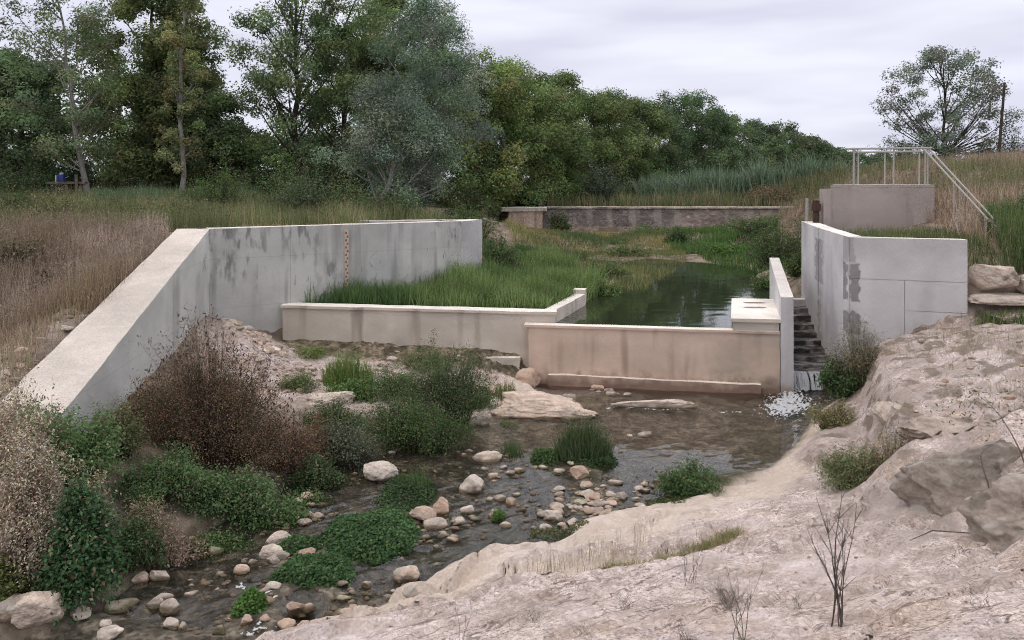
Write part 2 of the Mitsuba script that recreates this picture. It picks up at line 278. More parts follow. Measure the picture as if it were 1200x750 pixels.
c_((0, 0, 3.35), (3, 0, 3.5), (6, 2, 3.3), (-2, 1, 2.8), (-3, 3, 1.7), (-4, 5, .5), (1, 3, 2.45), (-6, 4, -.2), (-5, 7, -.2), (-9, 3, -.2), (-4, -5, 2.5), (4, -5, 3.6), (12, -3, 3.5), (10, 4, 3.0), (9, 8, 2.45), (-8, 6.5, -.2), (-15, -4, 0), (30, -4, 4), (30, 10, 3.6), (-2.6, 6.5, .45), (-1, 5.5, 1.3))
# weathered mound in front of the right wall
c_(*[(10.434, 18.191, 1.95), (9.295, 17.892, 1.75), (7.852, 15.703, 1.65), (6.366, 13.309, 1.6), (5.722, 12.015, 1.55), (5.525, 11.05, 1.62), (5.868, 10.844, 1.72), (6.277, 10.902, 1.82), (6.541, 10.074, 2.2), (8.936, 13.762, 2.3), (7.658, 13.351, 1.95), (11.765, 18.118, 2.1), (7.2, 13.576, 1.75), (5.51, 11.067, 0.86), (6.163, 10.744, 1.1)])
c_((4.9, 11.2, .7), (5.1, 13.2, .5), (5.7, 14.6, .5), (6.3, 16.0, .45), (7.3, 17.3, .4), (7.0, 18.2, -.2), (6.4, 17.6, -.1), (8.2, 17.4, 1.2))
lip = [(-2.413, 8.259), (-1.489, 8.6), (-0.93, 8.861), (-0.485, 8.97), (0.0, 9.26), (0.783, 9.402), (1.447, 9.548), (2.122, 9.806)]
for a, b in zip(lip[:-1], lip[1:]): pair(a, b, .24, .50, .05, 5)
shore = [(-1.354, 9.777), (-0.494, 10.614), (-0.153, 10.908), (0.626, 10.908), (0.878, 11.274), (0.85, 11.55), (1.466, 11.991), (2.119, 12.24), (2.684, 12.401)]
for a, b in zip(shore[:-1], shore[1:]): pair(a, b, -.07, .15, .05, 5)
crag = [(7.9, 17.3, 1.8, 1.1), (6.95, 15.2, 1.68, .72), (6.1, 13.1, 1.6, .6), (5.6, 11.9, 1.52, .62), (5.75, 11.25, 1.55, .72), (6.4, 11.05, 1.62, .9), (7.0, 10.95, 1.74, 1.02), (7.7, 10.8, 1.9, 1.3)]
for a, b in zip(crag[:-1], crag[1:]): pair(a[:2], b[:2], a[2], a[3], .10, 7, b[2], b[3])
# left bank of the lower river
c_(*[(-5.478, 8.727, 0.0), (-5.167, 8.841, 0), (-5.0, 9.24, 0), (-4.781, 9.817, 0), (-4.785, 10.403, 0), (-4.733, 10.934, 0), (-4.397, 11.607, 0), (-4.026, 12.401, 0), (-3.717, 13.739, 0), (-3.187, 14.726, 0), (-2.59, 14.96, 0), (-2.007, 15.45, 0), (-1.055, 16.25, 0), (-0.459, 16.951, 0), (-0.579, 17.84, 0.08), (2.065, 19.079, 0.0), (0.797, 18.406, 0.12), (4.576, 19.219, -0.1), (6.48, 19.958, -0.3), (0.0, 19.696, 0.24), (-0.836, 19.305, 0.42), (-2.168, 20.035, 0.72), (-0.871, 20.111, 0.66), (-4.343, 20.067, 0.8), (-3.228, 18.642, 0.5), (-4.343, 18.242, 0.5), (-5.591, 19.868, 0.95), (-5.909, 18.2, 1.2), (-6.948, 19.279, 1.72), (-6.3, 18.48, 1.5), (-6.263, 17.021, 0.9), (-3.349, 17.191, 0.3), (-1.956, 18.07, 0.25)])
c_((-5.2, 8.6, .03), (-5.6, 9.6, .55), (-6.6, 10.2, .95), (-6.3, 12, 1.1), (-5.1, 12, .5), (-6.6, 15, 1.2), (-5, 14.5, .5), (-4, 16.3, .42), (-7.1, 18.4, 1.7), (-5.8, 17.2, .6), (-6, 8, -.05), (-8, 9.2, .7), (-12, 8, .3), (-20, 6, 1))
pair((-7.3, 11.3), (-8.1, 19.6), 1.85, 1.1, .5, 8, 3.6, 1.75)                        # wing wall
pair((-7.9, 20.0), (-1.75, 23.8), 3.72, .9, .1, 12, 3.75, 1.8); pair((-6.5, 20.85), (-1.7, 23.8), 3.72, 1.66, .12, 10, 3.75, 1.8)  # main wall
pair((-1.8, 23.75), (-1.2, 24.75), 3.7, 1.75, .12, 3)
pair((-6.2, 20.85), (.3, 20.38), 1.66, .85, .12, 12, 1.5, .66); pair((.4, 20.37), (1.1, 20.32), 1.5, .1, .1, 3); pair((1.0, 20.3), (6.4, 19.2), .85, -.5, .12, 10)        # weirs
pair((1.2, 20.4), (2.2, 23.6), 1.6, .9, .12, 6, 1.5, .9)
pair((6.55, 19.2), (7.95, 24.0), .85, .05, .06, 8, .9, 1.35); pair((8.10, 18.5), (9.12, 24.2), -.2, 3.4, .16, 12, 1.3, 3.2)   # fish pass
pair((7.0, 19.55), (8.2, 19.0), .1, -.5, .1, 3)
pair((10.1, 17.6), (9.3, 17.88), 1.95, 3.4, .15, 5, 1.8, 3.4); pair((9.2, 17.92), (7.95, 18.34), 1.35, 3.4, .15, 7, -.2, 3.4); pair((10.15, 17.75), (14, 16.6), 3.15, 2.05, .25, 6)            # front panel, boulders
# field on the left
c_((-9.5, 13, 1.75), (-12, 14, 1.85), (-10, 16, 2.2), (-15, 18, 3.0), (-9.6, 18, 3.1), (-9.5, 21, 3.7), (-5, 24, 3.78), (-3, 27, 3.75), (-15, 25, 3.7), (-30, 20, 3.4), (-20, 14, 2.4), (-12, 35, 3.95), (-25, 45, 4.2), (-45, 45, 4.25), (-70, 60, 4.3), (-10, 45, 3.8), (-280, 100, 5), (-100, 20, 4), (-20, 120, 4), (-60, 420, 6), (0, 200, 3.5), (-9, 11, 1.4), (-14, 11, 1.5))
# reed island, upper pool, far side
c_(*[(-4.498, 24.45, 1.66), (-2.73, 25.227, 1.66), (0.0, 26.293, 1.6), (2.165, 25.011, 1.5), (2.431, 24.955, 1.4), (3.374, 27.35, 1.4), (3.56, 32.253, 1.4), (2.765, 37.569, 1.4), (2.199, 40.634, 1.45), (-1.545, 35.7, 1.7), (0.704, 32.529, 1.65), (-2.538, 39.092, 1.8), (0.0, 46.933, 1.9), (2.659, 49.133, 1.75), (5.984, 46.073, 1.46), (4.458, 41.19, 1.4), (7.862, 39.27, 1.36), (5.52, 36.96, 1.46), (6.2, 36.96, 1.38), (7.102, 41.017, 1.46), (7.032, 38.22, 1.46), (5.049, 34.558, 1.36), (4.148, 30.66, 1.45), (5.243, 30.857, 1.46), (5.11, 26.981, 1.45), (4.346, 27.133, 1.4), (4.475, 29.536, 1.36), (6.06, 31.998, 1.36), (5.071, 29.286, 1.36), (6.28, 30.539, 1.2), (3.735, 26.548, 1.25), (4.767, 26.693, 1.2), (6.316, 29.179, 0.9), (4.781, 24.544, 0.85), (7.933, 26.18, 0.85), (8.667, 30.8, 1.0), (2.625, 24.255, 0.9), (10.062, 40.425, 1.25), (9.813, 45.338, 1.42), (10.036, 34.347, 1.42), (9.512, 28.816, 1.42), (11.111, 41.067, 1.9), (12.0, 36.96, 1.9), (10.118, 28.766, 1.8), (10.625, 28.875, 1.1), (11.625, 32.55, 2.0), (10.333, 47.74, 2.0), (14.467, 47.74, 2.0)])
c_((-.4, 26, 2.3), (0, 29, 2.0), (-3.2, 30, 3.6), (-1.5, 40, 3.3), (2, 45, 2.1), (-2.4, 50, 3.2), (.3, 50, 1.75), (0, 55.3, 1.6), (-2.5, 55.5, 3.1), (3, 55, 1.4), (12, 55.5, 1.35), (20, 55.5, 1.4), (6, 52, 1.45), (12, 51, 1.5), (3, 59, 3.2), (20, 59, 3.1), (10, 70, 3.0), (40, 70, 3.0), (20, 100, 3.0), (90, 150, 3.0), (150, 400, 3), (60, 250, 3))
pair((-.8, 57.4), (22, 57.4), 3.0, 1.45, .35, 14)
c_((10, 20, 3.4), (9.7, 24.6, 2.6), (9.6, 27, 1.8), (9.6, 30, 1.6), (12, 20.5, 3.4), (11, 23.2, 3.5), (13.2, 24, 4.2), (16, 21, 3.7), (14.6, 30, 4.6), (20, 30, 5.5), (20, 22, 4.1), (25, 32, 6.0), (18, 40, 5.6), (30, 46, 6.1), (30, 60, 6.2), (11, 30, 2.0), (13.2, 30.5, 3.4), (12, 38, 1.85), (13, 34, 2.0), (14, 44, 2.0), (16, 50, 2.2), (20, 48, 3.0), (60, 60, 6.4), (100, 60, 7), (300, 100, 8), (25, 18, 3.6), (18, 15, 2.6), (14, 12, 2.5), (40, 90, 4), (13.6, 21.5, 3.7), (60, 30, 5))
ctrl = np.array(ctrl); _, ui = np.unique(np.round(ctrl[:, :2], 2), axis=0, return_index=True); ctrl = ctrl[ui]
far = []
for a in np.linspace(0, 2 * np.pi, 24, endpoint=False): far.append((600 * math.cos(a), 600 * math.sin(a), 5.0))
ctrl = np.vstack([ctrl, far])
GX, GY = np.meshgrid(gx, gy)
GZ = LinearNDInterpolator(ctrl[:, :2], ctrl[:, 2])(GX, GY)
near = np.clip((10.3 - np.hypot(GX - 1, GY)) / 2, 0, 1); GZ = gaussian_filter(GZ, 1.1) * near + gaussian_filter(GZ, .7) * (1 - near)
def sd_poly(x, y, poly):
    from shapely import contains_xy, Polygon
    return contains_xy(Polygon(poly), x, y)
river_poly = [(-5.478, 8.727), (-5.167, 8.841), (-5.0, 9.24), (-4.781, 9.817), (-4.785, 10.403), (-4.733, 10.934), (-4.397, 11.607), (-4.026, 12.401), (-3.717, 13.739), (-3.187, 14.726), (-2.59, 14.96), (-2.007, 15.45), (-1.055, 16.25), (-0.459, 16.951), (0.791, 18.265), (2.065, 19.079), (5.347, 19.002), (6.732, 18.85), (6.688, 17.262), (6.233, 16.362), (5.511, 15.201), (4.643, 14.067), (4.08, 13.464), (3.205, 12.875), (2.677, 12.369), (1.463, 11.96), (0.85, 11.55), (0.874, 11.22), (0.624, 10.883), (-0.153, 10.883), (-0.493, 10.59), (-1.352, 9.757), (-1.825, 9.369), (-2.521, 8.959), (-2.928, 8.727)]
river_poly = river_poly + [(-3.2, 7), (-5, 4), (-9, 2), (-14, 4), (-7.5, 7.6)]
INR = sd_poly(GX, GY, river_poly) & (GZ < .06)
rock_poly = [(-2.9, 8.2), (-3.6, 6), (-4, 3), (-3, -6), (12, -6), (12, 12), (14, 16.5), (10.1, 17.4), (7.8, 18.1), (7.2, 17.8), (6.4, 17.0), (6.2, 16.3), (5.55, 15.3), (4.75, 14.2), (4.1, 13.6), (3.45, 13.05), (2.75, 12.6), (1.5, 12.2), (.9, 11.7), (.65, 11.15), (-.1, 11.1), (-.6, 10.8), (-1.5, 9.95), (-2.2, 9.2)]
ROCK = gaussian_filter(sd_poly(GX, GY, rock_poly).astype(float), 1.2)
pebb = sd_poly(GX, GY, [(-1.5, 17.2), (-.5, 16.3), (1.5, 17.5), (3.5, 19), (2, 19.9), (-5, 20.6), (-7.4, 19.4), (-6.5, 16.8), (-4.5, 16.4)]) | sd_poly(GX, GY, [(-12, 11), (-8, 11), (-8.6, 15.5), (-14, 15.5)])
ROCK = np.maximum(ROCK, .8 * gaussian_filter(pebb.astype(float), 2.0))
P3 = np.stack([GX, GY, np.zeros_like(GX)], -1)
n1 = meshkit.fbm(P3 * .9, 4, 3) - .5; n2 = meshkit.fbm(P3 * 3.1 + 5, 4, 9) - .5; n3 = meshkit.fbm(P3 * 9 + 2, 3, 14) - .5
nearw = np.clip((24 - GY) / 6, .25, 1)
GZ = GZ + (n1 * .10 + n2 * .04 * (1 - .7 * ROCK)) * nearw * np.where(INR, .9, 1)
# bedding ledges of the shelf: small irregular steps that run up to the right
s = (GX * .40 - GY * .92) * 1.25 + 2.2 * n1 + .55 * n2 + .25 * n3
saw = s - np.floor(s); led = np.where(saw < .94, saw / .94, (1 - saw) / .06)
lam = meshkit.noise(np.stack([np.floor(s) * 7.3, (GX + .4 * GY) * .35, GX * 0], -1), 4)
mound = sd_poly(GX, GY, [(4.9, 10.8), (7, 10.2), (14, 9), (16, 17), (7.9, 18.4), (6.2, 15), (5.2, 12.5)])
shelf = ROCK * (GZ > -.02) * (GY < 14) * (~mound)
n4 = meshkit.fbm(P3 * 22 + 4, 2, 17) - .5
GZ = GZ + shelf * (.17 * (led - .5) * np.clip(lam * 2 - .5, .0, 1) + .035 * n2 + .018 * n3 + .012 * n4)
mz = gaussian_filter(mound.astype(float), 1.5)
vr = np.abs(meshkit.fbm(P3 * 5.5 + 3, 3, 21) - .5) * 2
GZ = GZ + mz * (.16 * n2 + .15 * n3 + .07 * n4 + .10 * (vr - .3)) * (GX < 14)
# loose rubble tongue below the left wall, rubble at the wall foot
GZ = GZ + .8 * gaussian_filter(pebb.astype(float), 1.0) * (.14 * n2 + .16 * n3 + .10 * n4)
HI = RegularGridInterpolator((gy, gx), GZ, bounds_error=False, fill_value=3.)
def H(x, y):
    r = HI(np.stack([np.asarray(y, float), np.asarray(x, float)], -1)); return float(r.ravel()[0]) if np.ndim(x) == 0 else r
UVm = np.stack([np.clip(ROCK * 1.25 + .5 * n2 * (ROCK > .05), 0, 1), gaussian_filter(np.clip(INR * 1.0, 0, 1), .8)], -1)
UVm[..., 1] = np.maximum(UVm[..., 1], np.clip((1.46 - GZ) * 8, 0, 1) * (GY > 19.5) * (GX > -6))
idx = np.arange(GX.size).reshape(GX.shape); q = np.stack([idx[:-1, :-1], idx[:-1, 1:], idx[1:, 1:], idx[1:, :-1]], -1).reshape(-1, 4)
qc = q[:, 0]; fx, fy = GX.ravel()[qc], GY.ravel()[qc]
V = np.stack([GX, GY, GZ], -1).reshape(-1, 3); UV = UVm.reshape(-1, 2)
kind = np.full(len(q), 4)                                       # 0 rock bank, 1 river bed, 2 left bank, 3 meadow, 4 hill and far ground
kind[(fx < 1.5) & (fy > 19.8)] = 3; kind[(fy <= 19.8) & (fx < 0)] = 2; kind[(fy > 19.8) & (fx >= -1.5) & (fx < 9.2) & (fy < 57)] = 1
kind[(ROCK.ravel()[qc] > .5) & (fx > -4.5) & (fy < 18.2) & (fx < 12)] = 0; kind[INR.ravel()[qc]] = 1
kind[(fx < -7.6) & (fy > 11.5)] = 3
for i, (nm, lb, ct) in enumerate([('rocky_bank', 'pale pinkish bare rock bank sloping down to the stream on the right', 'rock'), ('river_bed', 'dark stony bed of the shallow stream and upper pool', 'river bed'),
                                  ('left_bank', 'overgrown earth bank between the sloping wall and the stream', 'bank'), ('meadow', 'dry grassy field ground behind the long left wall', 'field'), ('hill', 'grassy hillside ground rising at the right behind the concrete wall', 'hill')]):
    qq = q[kind == i]; u, inv = np.unique(qq, return_inverse=True); inv = inv.reshape(qq.shape)
    whole(nm, lb, ct, (V[u], np.vstack([inv[:, [0, 1, 2]], inv[:, [0, 2, 3]]])), 'ground_mat', smooth=True, uv=UV[u], kind='structure')

# ------------------------------------------------------------------ water
def grid(x0, x1, y0, y1, st):
    X, Y = np.meshgrid(np.arange(x0, x1, st), np.arange(y0, y1, st)); i = np.arange(X.size).reshape(X.shape)
    return X, Y, np.stack([i[:-1, :-1], i[:-1, 1:], i[1:, 1:], i[1:, :-1]], -1).reshape(-1, 4)
X, Y, qw = grid(-11, 8.2, 3.5, 20, .05)
pw = np.stack([X, Y, X * 0], -1)
fall = np.exp(-((X - 6.5) ** 2 + (Y - 18.4) ** 2) / 2.2)
rap = np.clip((14.2 - Y) / 2.0, 0, 1) * .75 + .25 + 2.2 * fall
fast = np.exp(-((X + 3.3) ** 2 / 1.6 + (Y - 9.6) ** 2 / .35)) + .6 * np.exp(-((X + 1.2) ** 2 / 3 + (Y - 10.6) ** 2 / .5))
flow = np.stack([X * 1.0 + Y * .9, (Y - X * .6) * 2.2, X * 0], -1)
wz = (.016 * (meshkit.fbm(flow * 2.6, 3, 31) - .5) + .0035 * (meshkit.fbm(flow * 9, 2, 37) - .5)) * 2 * rap + .05 * fast * (meshkit.fbm(flow * 3.4, 3, 40) - .4) + .06 * fall * (meshkit.fbm(pw * 7, 3, 45) - .4)
wz = wz - .10 * np.clip((9.9 - Y + .25 * (X + 3)) / .9, 0, 1)
hb = H(X, Y); keep = ((hb < wz + .10).ravel()[qw]).any(1)
qq = qw[keep]; u, inv = np.unique(qq, return_inverse=True); inv = inv.reshape(qq.shape)
whole('stream_water', 'shallow rippled stream water running over stones below the weir', 'water', (np.stack([X, Y, wz], -1).reshape(-1, 3)[u], np.vstack([inv[:, [0, 1, 2]], inv[:, [0, 2, 3]]])), 'water', smooth=True, kind='structure')
X, Y, qw = grid(-2, 15, 19.6, 57, .09)
wz = 1.415 + .0019 * (meshkit.fbm(np.stack([X * 1.2, Y * 2.6, X * 0], -1), 3, 51) - .5) * 2
inp = sd_poly(X, Y, [(.9, 20.35), (6.5, 19.2), (7.98, 24.1), (9.0, 24.1), (14.5, 40), (14.5, 57), (-2, 57), (-2, 30), (.9, 24)])
keep = (inp & (H(X, Y) < 1.53)).ravel()[qw].any(1) & inp.ravel()[qw].all(1)
qq = qw[keep]; u, inv = np.unique(qq, return_inverse=True); inv = inv.reshape(qq.shape)
whole('pool_water', 'still dark green water of the pool held behind the weir', 'water', (np.stack([X, Y, wz], -1).reshape(-1, 3)[u], np.vstack([inv[:, [0, 1, 2]], inv[:, [0, 2, 3]]])), 'deep_water', smooth=True, kind='structure')

# ------------------------------------------------------------------ concrete works
k = thing('abutment_wall', 'long grey concrete wall on the left with a sloping pale wing descending towards the viewer', 'wall')
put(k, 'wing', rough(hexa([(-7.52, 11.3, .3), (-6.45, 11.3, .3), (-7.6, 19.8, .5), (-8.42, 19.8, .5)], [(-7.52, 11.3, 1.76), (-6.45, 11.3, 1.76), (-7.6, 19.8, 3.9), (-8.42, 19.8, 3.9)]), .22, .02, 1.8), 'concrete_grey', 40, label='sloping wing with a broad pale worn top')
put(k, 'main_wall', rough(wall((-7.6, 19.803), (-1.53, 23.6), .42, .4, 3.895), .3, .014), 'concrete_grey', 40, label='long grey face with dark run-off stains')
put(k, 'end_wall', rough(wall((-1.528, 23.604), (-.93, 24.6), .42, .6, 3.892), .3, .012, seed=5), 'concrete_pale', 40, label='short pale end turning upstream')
put(k, 'return_wall', rough(hexa([(-.95, 24.602, 1), (-1.25, 25.0, 1), (-5, 26.0, 1), (-4.9, 25.6, 1)][::-1], [(-.95, 24.602, 3.888), (-1.25, 25.0, 3.888), (-5, 26.0, 3.8), (-4.9, 25.6, 3.8)][::-1]), .4, .012), 'concrete_grey', 40)
# staff gauge on the long wall
g0 = np.array([-4.56, 21.70]); gd = np.array([.848, .53]); gn = np.array([.53, -.848])
k = thing('staff_gauge', 'narrow red and white water level gauge strip fixed upright on the long grey wall', 'gauge')
def strip(a0, a1, z0, z1, o0, o1):
    c = [g0 + gd * a0 + gn * o1, g0 + gd * a1 + gn * o1, g0 + gd * a1 + gn * o0, g0 + gd * a0 + gn * o0]
    return hexa([(*p, z0) for p in c], [(*p, z1) for p in c])
put(k, 'board', strip(-.055, .055, 2.2, 3.75, -.02, .035), 'gauge_white')
for i in range(15):
    put(k, 'graduation', strip(-.045 + .04 * (i % 2), .005 + .04 * (i % 2), 2.24 + i * .1, 2.30 + i * .1, .036, .040), 'gauge_red')
k = thing('upper_weir', 'low buff concrete weir on the left holding back the grassy island', 'weir')
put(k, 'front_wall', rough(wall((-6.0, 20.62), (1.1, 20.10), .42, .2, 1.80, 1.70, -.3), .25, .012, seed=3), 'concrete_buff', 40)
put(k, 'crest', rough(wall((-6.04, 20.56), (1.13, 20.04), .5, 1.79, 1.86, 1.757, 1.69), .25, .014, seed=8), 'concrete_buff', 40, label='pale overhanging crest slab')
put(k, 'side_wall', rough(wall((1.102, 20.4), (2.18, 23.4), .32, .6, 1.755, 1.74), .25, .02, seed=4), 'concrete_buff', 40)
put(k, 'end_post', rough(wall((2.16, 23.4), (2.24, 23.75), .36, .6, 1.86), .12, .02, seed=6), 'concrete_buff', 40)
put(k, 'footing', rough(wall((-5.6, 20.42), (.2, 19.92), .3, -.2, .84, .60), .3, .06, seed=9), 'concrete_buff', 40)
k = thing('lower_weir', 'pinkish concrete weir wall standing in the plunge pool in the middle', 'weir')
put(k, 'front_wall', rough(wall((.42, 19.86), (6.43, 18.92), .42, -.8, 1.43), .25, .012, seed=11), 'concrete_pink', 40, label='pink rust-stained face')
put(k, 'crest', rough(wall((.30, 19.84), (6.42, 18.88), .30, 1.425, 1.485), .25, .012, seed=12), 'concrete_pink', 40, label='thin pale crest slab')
put(k, 'footing', rough(wall((.9, 19.66), (5.95, 18.84), .30, -.8, .27, .22), .25, .035, seed=13), 'concrete_pink', 40, label='low ledge along the foot of the weir')
k = thing('intake_box', 'pale low concrete box with two dark slots in its flat lid', 'intake box')
dv = np.array([.29, 1.0])
put(k, 'body', rough(hexa([(5.33, 19.06, 1.44), (6.42, 18.95, 1.44), (7.30, 22.1, 1.0), (6.24, 22.2, 1.0)], [(5.33, 19.05, 1.70), (6.42, 18.93, 1.70), (7.30, 22.1, 1.70), (6.24, 22.2, 1.70)]), .3, .008), 'concrete_buff', 40)
lid = hexa([(5.27, 18.98, 1.705), (6.45, 18.85, 1.705), (7.36, 22.1, 1.705), (6.2, 22.25, 1.705)], [(5.27, 18.98, 1.79), (6.45, 18.85, 1.79), (7.36, 22.1, 1.79), (6.2, 22.25, 1.79)])
import manifold3d as m3
def mani(m): return m3.Manifold(m3.Mesh(np.asarray(m.vertices, np.float32), np.asarray(m.faces, np.uint32)))
sl = []
for yy in (20.62, 21.42):
    cx = 5.86 + (yy - 18.9) * .29
    a = np.linspace(0, 2 * np.pi, 20, endpoint=False); ring = np.stack([cx + .31 * np.sign(np.cos(a)) * np.abs(np.cos(a)) ** .6, yy + .13 * np.sin(a)], 1)
    sl.append(trimesh.creation.extrude_polygon(__import__('shapely').Polygon(ring), .2, engine='earcut').apply_translation([0, 0, 1.66]))
L = mani(lid)
for s_ in sl: L = L - mani(s_)
put(k, 'lid', L, 'concrete_buff')
for yy in (20.62, 21.42):
    cx = 5.86 + (yy - 18.9) * .29; put(k, 'slot', box(cx - .33, cx + .33, yy - .15, yy + .15, 1.698, 1.709), 'dark_slot')
k = whole('dividing_wall', 'thin pale concrete wall between the still pool and the stepped water channel', 'wall', rough(hexa([(6.43, 18.86, -.8), (6.73, 18.84, -.8), (8.13, 24.0, -.2), (7.84, 24.0, -.2)], [(6.43, 18.86, 2.32), (6.73, 18.84, 2.32), (8.13, 24.0, 2.76), (7.84, 24.0, 2.76)]), .25, .008), 'concrete_pale', 40)
k = thing('flank_wall', 'tall pale concrete wall at the right with a big flat panelled front and tar patched corner', 'wall')
A, B = np.array([7.78, 18.2]), np.array([10.06, 17.4]); fd = (B - A) / np.linalg.norm(B - A); fn_ = np.array([fd[1], -fd[0]])
put(k, 'core', rough(hexa([(*(A - fn_ * .03), -.8), (*(B - fn_ * .03), .3), (*(B - fn_ * .42), .3), (*(A - fn_ * .42 + fd * .25), -.8)], [(*(A - fn_ * .03), 3.79), (*(B - fn_ * .03), 3.79), (*(B - fn_ * .42), 3.79), (*(A - fn_ * .42 + fd * .25), 3.79)]), .3, .004), 'concrete_pale', 40)
def panel(u0, u1, z0, z1, g=.008, lab=None):
    Ln = np.linalg.norm(B - A); a, b = A + fd * (u0 * Ln + g), A + fd * (u1 * Ln - g)
    put(k, 'panel', rough(hexa([(*(a + fn_ * .0), z0 + g), (*(b + fn_ * .0), z0 + g), (*(b - fn_ * .05), z0 + g), (*(a - fn_ * .05), z0 + g)], [(*a, z1 - g), (*b, z1 - g), (*(b - fn_ * .05), z1 - g), (*(a - fn_ * .05), z1 - g)]), .25, .004, seed=int(z0 * 10) + 20), 'concrete_pale', 40, label=lab)
panel(0, 1, 2.85, 3.808, lab='wide top panel'); panel(0, .479, -.6, 2.85); panel(.479, 1, 2.17, 2.85); panel(.479, 1, .4, 2.17)
put(k, 'side_wall', rough(hexa([(7.78, 18.203, -.8), (8.2, 18.5, -.8), (8.75, 21.5, 0), (8.36, 21.5, 0)], [(7.78, 18.203, 3.80), (8.2, 18.5, 3.80), (8.75, 21.5, 3.82), (8.36, 21.5, 3.82)]), .25, .008, seed=31), 'concrete_pale', 40)
put(k, 'side_wall', rough(hexa([(8.345, 21.51, -.8), (8.77, 21.51, -.8), (9.30, 24.2, .5), (8.92, 24.3, .5)], [(8.345, 21.51, 3.82), (8.77, 21.51, 3.82), (9.30, 24.2, 3.86), (8.92, 24.3, 3.86)]), .25, .008, seed=32), 'concrete_pale', 40)

# stepped channel: sill, steps, water over them
k = thing('stepped_channel', 'wet dark stepped water channel between the thin dividing wall and the tall right wall', 'fish pass')
def chan(y, off0=0, off1=0): return 6.72 + (y - 18.85) * .272 + off0, 7.80 + (y - 18.4) * .187 + off1
def chan_box(y0, y1, z0, z1, o=0.):
    a0, b0 = chan(y0); a1, b1 = chan(y1)
    return hexa([(a0, y0, z0), (b0, y0, z0), (b1, y1, z0), (a1, y1, z0)], [(a0 + o, y0, z1), (b0, y0, z1), (b1, y1, z1), (a1 + o, y1, z1)])
put(k, 'sill', rough(chan_box(23.55, 23.85, .6, 1.56), .15, .01), 'concrete_pale', 40, label='pale sill closing the top of the channel')
ys_ = [23.55, 23.1, 22.6, 22.1, 21.65, 21.2, 20.75, 20.3, 19.85, 19.35]; zs_ = [1.36, 1.22, 1.07, .93, .80, .68, .57, .47, .38]
for i in range(9):
    m = rough(chan_box(ys_[i + 1] + .003, ys_[i], -.7, zs_[i]), .10, .028, 3.5, seed=60 + i); put(k, 'step', m, 'wet_stone', 40)
# splashing water: white threads down each step and the last fall
rng = np.random.default_rng(5)
th = []
for i in range(9):
    y = ys_[i + 1]; z0 = zs_[i]; z1 = zs_[i + 1] if i < 8 else -.02; a, b = chan(y); last = i == 8
    for j in range(74 if last else 0):
        x = rng.uniform(a + .02, b - (.42 if last else .05)); w = rng.uniform(.004, .015 if last else .014); t = np.linspace(0, 1, 6)
        yy = y + .06 - t * rng.uniform(.12, .24) - (.05 if last else 0) * t; zz = z0 + .03 - (z0 - z1 - .01) * t ** 1.7
        xx = x + .015 * np.sin(t * 5 + j)
        v = np.concatenate([np.stack([xx - w, yy, zz], 1), np.stack([xx + w, yy, zz], 1)]); f = np.array([[n, n + 1, n + 7, n + 6] for n in range(5)])
        th.append((v, np.vstack([f[:, [0, 1, 2]], f[:, [0, 2, 3]]])))
    for j in range(0):                               # flecks lying on the tread
        x = rng.uniform(a + .03, b - .05); yy = y + rng.uniform(.02, .36); w, l = rng.uniform(.01, .05), rng.uniform(.01, .04)
        v = np.array([[x - w, yy, z0 + .05], [x + w, yy, z0 + .05], [x + w * .5, yy + l, z0 + .055], [x - w * .5, yy + l, z0 + .055]]); th.append((v, np.array([[0, 1, 2], [0, 2, 3]])))
whole('cascade_water', 'white water threads falling down the stepped channel into the pool', 'waterfall', join(th), 'foam', kind='stuff')
def foam(x0, x1, y0, y1, dens, st=.022, scale=(9, 16), seed=1, lift=.05, base=0.0, rot=0.0):
    X, Y, qf = grid(x0, x1, y0, y1, st); cr, sr = math.cos(rot), math.sin(rot)
    nn = meshkit.fbm(np.stack([(X * cr + Y * sr) * scale[0], (Y * cr - X * sr) * scale[1], X * 0], -1), 4, seed)
    Z = base + lift + .05 * np.clip(nn - .5, 0, 1) + .02 * meshkit.noise(np.stack([X * 30, Y * 30, X * 0], -1), seed)
    on = (nn * .7 + .3 * meshkit.noise(np.stack([X * 45, Y * 45, X * 0], -1), seed + 2) > 1 - dens(X, Y)) & (H(X, Y) < base + lift + .02)
    qq = qf[on.ravel()[qf].sum(1) >= 3]; u, inv = np.unique(qq, return_inverse=True); inv = inv.reshape(qq.shape)
    return np.stack([X, Y, Z], -1).reshape(-1, 3)[u], np.vstack([inv[:, [0, 1, 2]], inv[:, [0, 2, 3]]])
fm = [foam(4.6, 7.8, 15.8, 19.4, lambda X, Y: (.47 * np.exp(-((X - 6.9) * .9 + (19.2 - Y) * .42) ** 2 / .20) * np.clip((Y - 16.2) / 2.0, 0, 1) + .36 * np.exp(-((X - 6.0) * .9 + (17.4 - Y) * .42) ** 2 / 1.3) * np.exp(-((Y - 17.4) ** 2) / 1.3)), st=.013, seed=3, scale=(24, 8), rot=-.44),
      foam(-4.4, -1.6, 8.6, 10.8, lambda X, Y: .40 * np.exp(-((X + 3.25) ** 2 / .55 + (Y - 9.75 - .12 * np.sin(X * 5)) ** 2 / .02)) + .34 * np.exp(-((X + 2.9) ** 2 / .4 + (Y - 8.95) ** 2 / .25)), st=.012, scale=(10, 15), seed=9, lift=.03, base=-.02),
      foam(2.0, 5.6, 16.2, 18.6, lambda X, Y: .40 * np.exp(-((Y - 17.4 + .12 * (X - 4)) ** 2 / .05)), scale=(3, 22), seed=17, lift=.012)]
whole('river_foam', 'white foam on the water at the foot of the small fall and in the near riffle', 'foam', join(fm), 'foam', True, kind='stuff')

